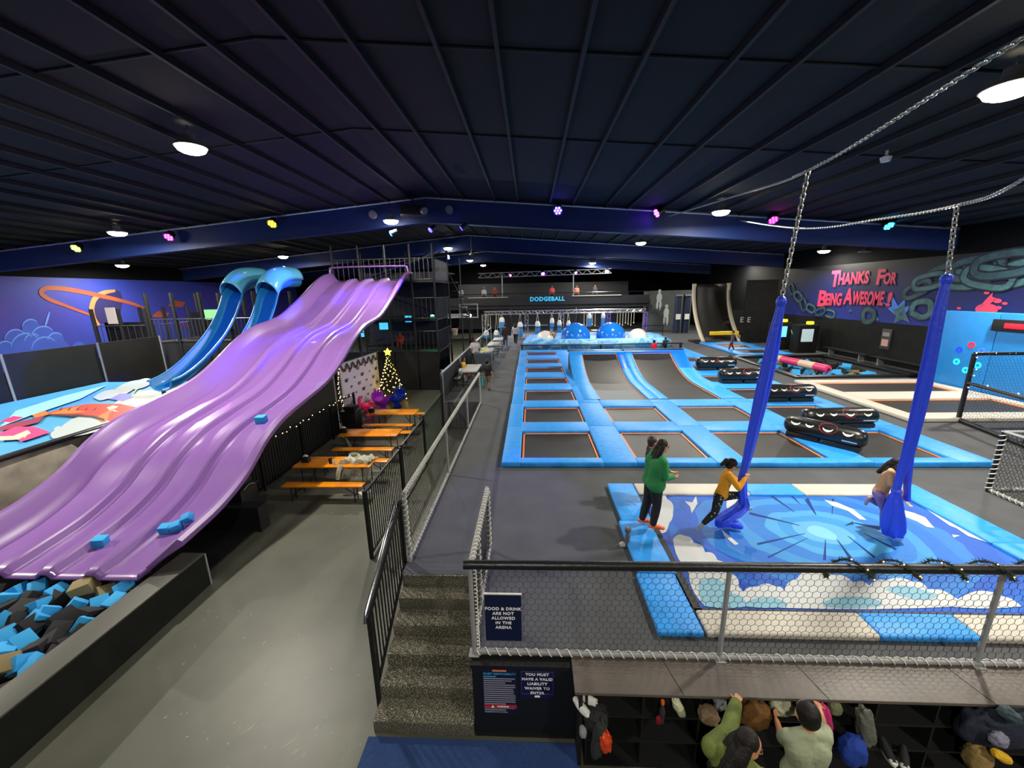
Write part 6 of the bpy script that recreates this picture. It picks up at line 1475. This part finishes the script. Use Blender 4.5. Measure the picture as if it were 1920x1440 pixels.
def person(label, loc, H, ang, pose=None, top='3a6a4a', bottom='15151a', shoe='2a2a2a', hair='dark', style='short', skin='a', sleeve='long', vox=.012, kid=False, fat=1., hdir=None, hup=None, curl=.45, group=None, legs='long', palm=None, socks=None, arm=1., hv=1., topname='top'):
    """ang: the heading in degrees (0 faces +X, 90 faces +Y). pose: joints in units of height: right, forward, up"""
    J = dict(BASE); J.update(pose or {})
    a = radians(ang); f = V((cos(a), sin(a), 0)); r = V((sin(a), -cos(a), 0)); o = V(loc)
    def W(p): return o+r*p[0]*H+f*p[1]*H+V((0, 0, p[2]*H))
    P = {k: (p if isinstance(p, Vector) else W(p)) for k, p in J.items()}
    hs = 1.22 if kid else 1.0
    hd = V(hdir).normalized() if hdir is not None else f; hu = V(hup).normalized() if hup is not None else V((0, 0, 1))
    hu = (hu-hd*hu.dot(hd)).normalized(); hr = hd.cross(hu); R_ = H*hs; hc = P['head']
    sx = (P['shR']-P['shL']).normalized(); hx = (P['hipR']-P['hipL']).normalized()
    # body
    bm = bmesh.new()
    def torso(bm, e, low=True):
        for s in (-1, 1):
            c = [(P['pelvis']+hx*s*.042*H*fat, .062*H*fat+e*1.4), (P['waist']+(hx+sx)*.5*s*.032*H*fat, .06*H*fat+e), (P['chest']+sx*s*.05*H*fat, .066*H*fat+e)]
            chainc(bm, c); k = 'R' if s > 0 else 'L'
            capsule(bm, c[2][0], .06*H*fat+e, P['sh'+k], .036*H+e)
        capsule(bm, P['chest'], .06*H*fat+e, P['neck']-(P['neck']-P['chest'])*.25, .042*H+e)
        capsule(bm, P['shL'], .034*H+e, P['neck'], .03*H+e*.6); capsule(bm, P['shR'], .034*H+e, P['neck'], .03*H+e*.6)
    torso(bm, 0)
    capsule(bm, P['neck']-(P['neck']-P['chest'])*.1, .034*H, hc-hu*.02*R_-hd*.012*R_, .032*H)
    ellip(bm, hc+hu*.008*R_-hd*.006*R_, (hr*.046*R_, hd*.057*R_, hu*.058*R_)); ellip(bm, hc-hu*.028*R_+hd*.012*R_, (hr*.037*R_, hd*.043*R_, hu*.044*R_))
    capsule(bm, hc+hd*.052*R_+hu*.004*R_, .006*R_, hc+hd*.064*R_-hu*.014*R_, .0095*R_, 8)
    for s in (-1, 1): ellip(bm, hc+hr*s*.047*R_-hd*.004*R_-hu*.006*R_, (hr*.008*R_, hd*.013*R_, hu*.019*R_))
    for s, k in ((-1, 'L'), (1, 'R')):
        chainc(bm, [(P['sh'+k], .033*H), (P['el'+k].lerp(P['sh'+k], .5), .029*H), (P['el'+k], .023*H), (P['wr'+k].lerp(P['el'+k], .65), .023*H), (P['wr'+k], .0155*H)])
        d = P['wr'+k]-P['el'+k]; d2 = P.get('hd'+k); d = (d2-P['wr'+k]) if d2 is not None else d
        nrm = V(palm[k]) if palm and k in palm else (r*(-s)+f*.3)
        hand(bm, P['wr'+k], d, nrm, 1 if k == 'R' else -1, .105*H*(1.05 if kid else 1), curl, max(.0062*H*(1.1 if kid else 1), vox*.75))
        chainc(bm, [(P['hip'+k], .054*H), (P['kn'+k].lerp(P['hip'+k], .5), .046*H), (P['kn'+k], .034*H), (P['an'+k].lerp(P['kn'+k], .65), .034*H), (P['an'+k], .021*H)])
        capsule(bm, P['an'+k]+(P['an'+k]-P['to'+k])*.15, .02*H, P['to'+k], .016*H)
    body = fuse('person', bm, vox, SKINS[skin], None, 3); tag(body, label, 'person', group)
    mm = lambda h: DOTTED if h == 'dotted' else mat('clothing_'+h, h, .8, bump=.25, scale=18)
    e = .009*H
    bm = bmesh.new(); torso(bm, e)
    capsule(bm, P['pelvis']-hx*.05*H*fat, .064*H*fat+e, P['pelvis']+hx*.05*H*fat, .064*H*fat+e)
    for k in 'LR':
        S, E_, Wr = P['sh'+k], P['el'+k], P['wr'+k]
        if sleeve == 'long': chainc(bm, [(S, .036*H*arm+e), (E_, .029*H*arm+e), (E_.lerp(Wr, .5), .026*H*arm+e), (E_.lerp(Wr, .93), .02*H*arm+e)])
        else: chainc(bm, [(S, .037*H+e), (S.lerp(E_, .72), .034*H+e*1.3)])
    fuse(topname, bm, vox, mm(top), body, 3)
    bm = bmesh.new()
    for s, k in ((-1, 'L'), (1, 'R')):
        capsule(bm, P['pelvis']+hx*s*.04*H, .058*H*fat+e*.3, P['hip'+k], .056*H+e)
        en = P['an'+k].lerp(P['kn'+k], .12) if legs == 'long' else P['kn'+k].lerp(P['hip'+k], .15)
        chainc(bm, [(P['hip'+k], .057*H*(.5+.5*fat)+e), (P['kn'+k], .037*H+e)]+([(P['an'+k].lerp(P['kn'+k], .6), .036*H+e), (en, .026*H+e)] if legs == 'long' else []))
    capsule(bm, P['pelvis'], .06*H*fat+e*.2, P['pelvis'].lerp(P['waist'], .3), .055*H*fat)
    fuse('trousers', bm, vox, mm(bottom), body, 3)
    for s, k in ((-1, 'L'), (1, 'R')):
        A, T = P['an'+k], P['to'+k]; dn = (T-A); bm = bmesh.new(); up = V((0, 0, 1))
        capsule(bm, A+(A-T)*.22-up*.012*H, .022*H, T, .02*H); capsule(bm, A, .023*H, T.lerp(A, .4)+up*.004*H, .023*H)
        sh = fuse('shoe', bm, vox, mat('shoe_'+shoe, shoe, .5), body, 2)
    # hair
    bm = bmesh.new()
    ellip(bm, hc+hu*.018*R_-hd*.016*R_, (hr*.054*R_, hd*.055*R_, hu*.056*R_)); ellip(bm, hc-hu*.006*R_-hd*.03*R_, (hr*.05*R_, hd*.038*R_, hu*.05*R_))
    if style in ('long', 'bob'):
        L_ = .2 if style == 'long' else .09
        for s in (-1, 0, 1):
            chainc(bm, [(hc+hr*s*.036*R_-hd*.024*R_, .028*R_), (hc+hr*s*.046*R_-hd*.034*R_-hu*.06*R_, .027*R_*hv), (hc+hr*s*.05*R_-hd*.05*hv*R_-hu*(.06+L_)*R_, .022*R_*hv)])
    if style in ('pony', 'bun'):
        chainc(bm, [(hc+hu*.02*R_-hd*.055*R_, .02*R_), (hc+hu*.015*R_-hd*.09*R_, .026*R_)]+([(hc-hu*.05*R_-hd*.105*R_, .018*R_)] if style == 'pony' else []))
    fuse('hair', bm, max(vox*.8, .006), HAIRS[hair], body, 6 if style == 'long' else 2)
    if vox <= .009:
        for s in (-1, 1):
            m = MB(); m.sphere(hc+hr*s*.0185*R_+hd*.0495*R_+hu*.004*R_, .0062*R_, 10, 8); m.build('eye', mat('eye_dark', '120c0a', .2), body)
            m = MB(); m.tube([hc+hr*s*.009*R_+hd*.0535*R_+hu*.018*R_, hc+hr*s*.02*R_+hd*.051*R_+hu*.021*R_, hc+hr*s*.03*R_+hd*.044*R_+hu*.017*R_], .0026*R_, 6); m.build('eyebrow', HAIRS['dark'], body)
        m = MB(); m.sphere(hc-hu*.037*R_+hd*.0535*R_, (.014*R_, .005*R_, .0042*R_), 10, 6, frame((0, 0, 0), hr, hd)); m.build('mouth', mat('lip_colour', '8a4038', .5), body)
    return body

DOTTED = bpy.data.materials.new('dotted_leggings'); DOTTED.use_nodes = True; _nt = DOTTED.node_tree; _b = _nt.nodes['Principled BSDF']; _b.inputs['Roughness'].default_value = .8
_tc = _nt.nodes.new('ShaderNodeTexCoord'); _vo = _nt.nodes.new('ShaderNodeTexVoronoi'); _vo.inputs['Scale'].default_value = 17; _vo.inputs['Randomness'].default_value = .5
_rp = _nt.nodes.new('ShaderNodeValToRGB'); _rp.color_ramp.interpolation = 'CONSTANT'; _rp.color_ramp.elements[0].color = lin('c8c8a8'); _rp.color_ramp.elements[1].position = .2; _rp.color_ramp.elements[1].color = lin('14161a')
_nt.links.new(_tc.outputs['Object'], _vo.inputs['Vector']); _nt.links.new(_vo.outputs['Distance'], _rp.inputs['Fac']); _nt.links.new(_rp.outputs['Color'], _b.inputs['Base Color'])
# woman in green on the mat edge, facing right with hands held together
WL = V((2.08, 6.15, .1))
person('woman in a green jumper and black trousers standing on the mat edge, orange shoes', WL, 1.6, 8,
       dict(pelvis=(0, -.02, .53), waist=(0, -.015, .62), chest=(0, .0, .735), neck=(0, .025, .835), head=(0, .055, .925),
            shL=(-.115, .01, .80), shR=(.115, .01, .80), elR=(.135, .03, .64), elL=(-.14, .035, .64), wrR=(.05, .16, .60), wrL=(-.055, .165, .615),
            hipL=(-.055, -.02, .51), hipR=(.055, -.02, .51), knR=(.06, .0, .285), anR=(.06, -.03, .05), toR=(.075, .08, .02), knL=(-.05, -.05, .285), anL=(-.06, -.1, .05), toL=(-.06, .01, .02)),
       top='1f7a42', bottom='121216', shoe='e8642a', style='bob', vox=.0075, fat=1.3, hdir=(.95, .12, -.28), curl=.35, palm={'L': V((.2, 0, 1)), 'R': V((.2, 0, 1))}, topname='jumper')
# child mostly hidden behind her
person('small child in dark clothes standing behind the woman in green, only the head showing', tuple(Zp(1224, 830, 1.27).xy)+(0,), 1.38, 0, top='23262a', bottom='1a1c22', hair='brown', vox=.014, kid=True)
# girl in yellow, leaning into the left silk
g = V((3.05, 6.1, .08))
def A(x, y, z): return V((x, y, z))
person('girl in a yellow top and dark dotted leggings hugging the left blue silk', (3.1, 6.1, .08), 1.25, 5,
       dict(pelvis=Yp(1352, 928, 6.1), waist=Yp(1356, 915, 6.1), chest=Yp(1362, 897, 6.1), neck=Yp(1364, 882, 6.1), head=Yp(1372, 872, 6.08),
            shL=Yp(1362, 886, 6.24), shR=Yp(1366, 889, 5.97), elR=Yp(1385, 915, 5.9), wrR=Yp(1397, 897, 5.98), elL=Yp(1384, 905, 6.3), wrL=Yp(1396, 893, 6.2),
            hipL=Yp(1356, 930, 6.17), hipR=Yp(1348, 932, 6.03), knR=Yp(1340, 962, 6.0), anR=Yp(1318, 982, 5.98), toR=Yp(1306, 994, 5.97),
            knL=Yp(1388, 928, 6.2), anL=Yp(1397, 955, 6.2), toL=Yp(1408, 953, 6.2)),
       top='d8920c', bottom='dotted', shoe='8a9296', style='pony', kid=True, vox=.008, hdir=(.8, .15, -.5), hup=(.5, 0, .8), curl=.8, palm={'L': V((.3, -1, 0)), 'R': V((.3, 1, 0))}, topname='jumper')
# girl in peach behind the right silk
YG = 6.2
person('girl in a peach top and lilac leggings running with the right blue silk', (5.75, YG, .08), 1.25, 8,
       dict(pelvis=Yp(1651, 922, YG), waist=Yp(1657, 910, YG), chest=Yp(1664, 893, YG), neck=Yp(1672, 880, YG), head=Yp(1680, 871, YG),
            shL=Yp(1668, 884, YG+.14), shR=Yp(1671, 886, YG-.12), elR=Yp(1673, 908, YG-.16), wrR=Yp(1690, 934, YG-.1), elL=Yp(1682, 908, YG+.16), wrL=Yp(1699, 938, YG+.02),
            hipL=Yp(1655, 925, YG+.07), hipR=Yp(1647, 926, YG-.06), knR=Yp(1659, 957, YG-.05), anR=Yp(1655, 980, YG-.08), toR=Yp(1662, 985, YG-.1),
            knL=Yp(1650, 945, YG+.1), anL=Yp(1629, 934, YG+.1), toL=Yp(1623, 945, YG+.1)),
       top='c89c70', bottom='8a72a8', shoe='a8a0b0', style='bob', kid=True, vox=.008, hdir=(.8, .1, -.45), hup=(.4, 0, .85), curl=.5, skin='c', topname='jumper')
# dots printed on leggings are left to the cloth; woman and boy below the ledge
HW = Zp(1405, 1395, .40)
ws = V((HW.x-.1, HW.y+.02, .2))
person('woman with long dark hair and green jacket reaching up to the ledge', (HW.x-.03, HW.y-.05, -1.1), 1.62, 60,
       dict(head=HW, neck=HW+V((-.05, -.01, -.16)), chest=HW+V((-.07, -.02, -.32)), waist=HW+V((-.08, -.06, -.52)), pelvis=HW+V((-.08, -.08, -.68)),
            shL=HW+V((-.24, .10, -.20)), elL=Yp(1366, 1372, 2.85), wrL=Yp(1381, 1316, 3.22), hdL=Yp(1392, 1288, 3.42),
            shR=HW+V((.08, -.12, -.22)), elR=HW+V((.16, -.12, -.46)), wrR=HW+V((.2, .06, -.6))),
       top='5e6a2c', bottom='1a1c22', style='long', hair='dark', vox=.0075, hdir=(.93, -.22, -.33), hup=(.2, .1, .95), curl=.22, palm={'L': V((0, .2, -1))}, topname='jacket', arm=1.28, hv=1.35)
HB = Zp(1512, 1338, .28)
person('boy in a pale sage T-shirt seen from behind, hands up at the ledge', (HB.x, HB.y-.08, -1.1), 1.45, 92,
       dict(head=HB, neck=HB+V((-.01, -.06, -.14)), chest=HB+V((-.02, -.1, -.27)), waist=HB+V((-.02, -.11, -.43)), pelvis=HB+V((-.02, -.1, -.56)),
            shL=HB+V((-.17, -.07, -.18)), shR=HB+V((.14, -.07, -.18)), elL=Yp(1467, 1385, 2.98), wrL=Yp(1456, 1350, 3.2), hdL=Yp(1452, 1335, 3.3),
            elR=Yp(1545, 1365, 3.0), wrR=Yp(1536, 1326, 3.2), hdR=Yp(1526, 1306, 3.36)),
       top='8f977c', bottom='1c1e24', style='short', sleeve='short', vox=.0075, fat=1.08, hdir=(.1, 1, -.1), curl=.3, kid=True, palm={'R': V((0, .3, -1)), 'L': V((.5, .5, 0))}, topname='tshirt')
# ---- the walkway and far people
SIT = dict(pelvis=(0, 0, .31), waist=(0, .01, .40), chest=(0, .03, .52), neck=(0, .04, .61), head=(0, .06, .72), shL=(-.11, .03, .585), shR=(.11, .03, .585), elL=(-.14, .06, .43), elR=(.14, .06, .43), wrL=(-.08, .19, .42), wrR=(.08, .19, .42),
           hipL=(-.055, 0, .29), hipR=(.055, 0, .29), knL=(-.07, .22, .3), knR=(.07, .22, .3), anL=(-.07, .24, .08), anR=(.07, .24, .08), toL=(-.075, .34, .05), toR=(.075, .34, .05))
def at0(px, py): return Zp(px, py, 0)
person('child in a yellow top sitting at the nearest grey folding table', (-3.22, 18.1, .16), 1.25, -10, SIT, top='e0a810', bottom='a8441c', hair='dark', kid=True, vox=.016, skin='b')
person('small child in white sitting in front of the child in yellow', (-3.2, 17.35, .1), 1.1, -20, SIT, top='c8c8c8', bottom='8a8a88', hair='dark', kid=True, vox=.016, skin='b')
WALK = dict(knL=(-.055, .06, .29), anL=(-.055, .1, .055), toL=(-.06, .19, .03), knR=(.055, .0, .285), anR=(.055, -.1, .07), toR=(.055, -.02, .02))
person('child in a black top and tan trousers walking on the grey walkway', at0(916, 732), 1.32, 60, WALK, top='141416', bottom='6a624e', hair='dark', kid=True, vox=.014, sleeve='short')
person('man in a white patterned shirt standing by the pale handrail', (-3.05, 21.3, 0), 1.72, -60, None, top='b8b4b8', bottom='1a1a20', hair='dark', style='short', vox=.016, skin='b', sleeve='short')
person('adult in dark brown top and blue jeans, left of the walking couple', at0(948, 650), 1.75, 95, WALK, top='2e2226', bottom='3c4660', hair='dark', vox=.018)
person('woman in a pale grey jumper and black leggings, right of the walking couple', at0(967, 646), 1.68, 80, WALK, top='a0a2a6', bottom='16161a', hair='dark', style='long', vox=.018)
person('blond child climbing on the blue inflatable beside the left white ball', Yp(1041, 640, 30.2)-V((0, 0, .1)), 1.3, 180, dict(pelvis=(0, 0, .4), waist=(0, .05, .48), chest=(0, .12, .56), neck=(0, .2, .62), head=(0, .26, .68), shL=(-.11, .18, .6), shR=(.11, .18, .6), elL=(-.14, .26, .48), elR=(.14, .26, .48), wrL=(-.1, .34, .38), wrR=(.1, .34, .38), knL=(-.06, .1, .2), knR=(.06, .1, .2), anL=(-.06, -.08, .1), anR=(.06, -.08, .1)), top='b89a78', bottom='8a7258', hair='blond', style='long', kid=True, vox=.018)
person('child in a red top sitting behind the right ramp trampoline', Yp(1226, 659, 25.6)-V((0, 0, .30)), 1.3, 90, SIT, top='e01c38', bottom='20222a', hair='dark', kid=True, vox=.016, sleeve='short')
person('child in dark green standing beside the child in red', Yp(1246, 663, 27.9), 1.15, 100, dict(elR=(.2, .0, .74), wrR=(.3, 0, .76)), top='1c281e', bottom='22242a', hair='dark', kid=True, vox=.016)
person('child in grey top and red trousers on the small blue trampoline pair', Zp(1371, 657, .05), 1.3, 150, WALK, top='4a4e50', bottom='7a2020', hair='dark', kid=True, vox=.018)
for px, h, lb, yy in ((865, 'b0b0b8', 'person in pale top, leftmost on the raised deck', 38.9), (908, 'c8ccd4', 'person in white, second from left on the raised deck', 38.9), (928, '9a4040', 'person in dull red, third from left on the raised deck', 38.9), (1035, 'd85848', 'person in orange red above the DODGEBALL letters', 38.9), (1081, 'd88a78', 'person in pink and white, right of the DODGEBALL letters', 38.9), (1115, '3a3c44', 'person in black, rightmost on the raised deck', 38.9)):
    p = Yp(px, 560, yy); person(lb, (p.x, yy, 3.15), 1.45, -90, None, top=h, bottom='1c1e26', vox=.022, skin='a')
person('child in red seated behind the bars of the tall play tower', (Yp(752, 640, 22.3).x, 22.3, 1.05), 1.2, -90, SIT, top='c83a30', bottom='8a2a2a', kid=True, vox=.02)
# small white dots on the leggings of the girl in yellow are part of their print
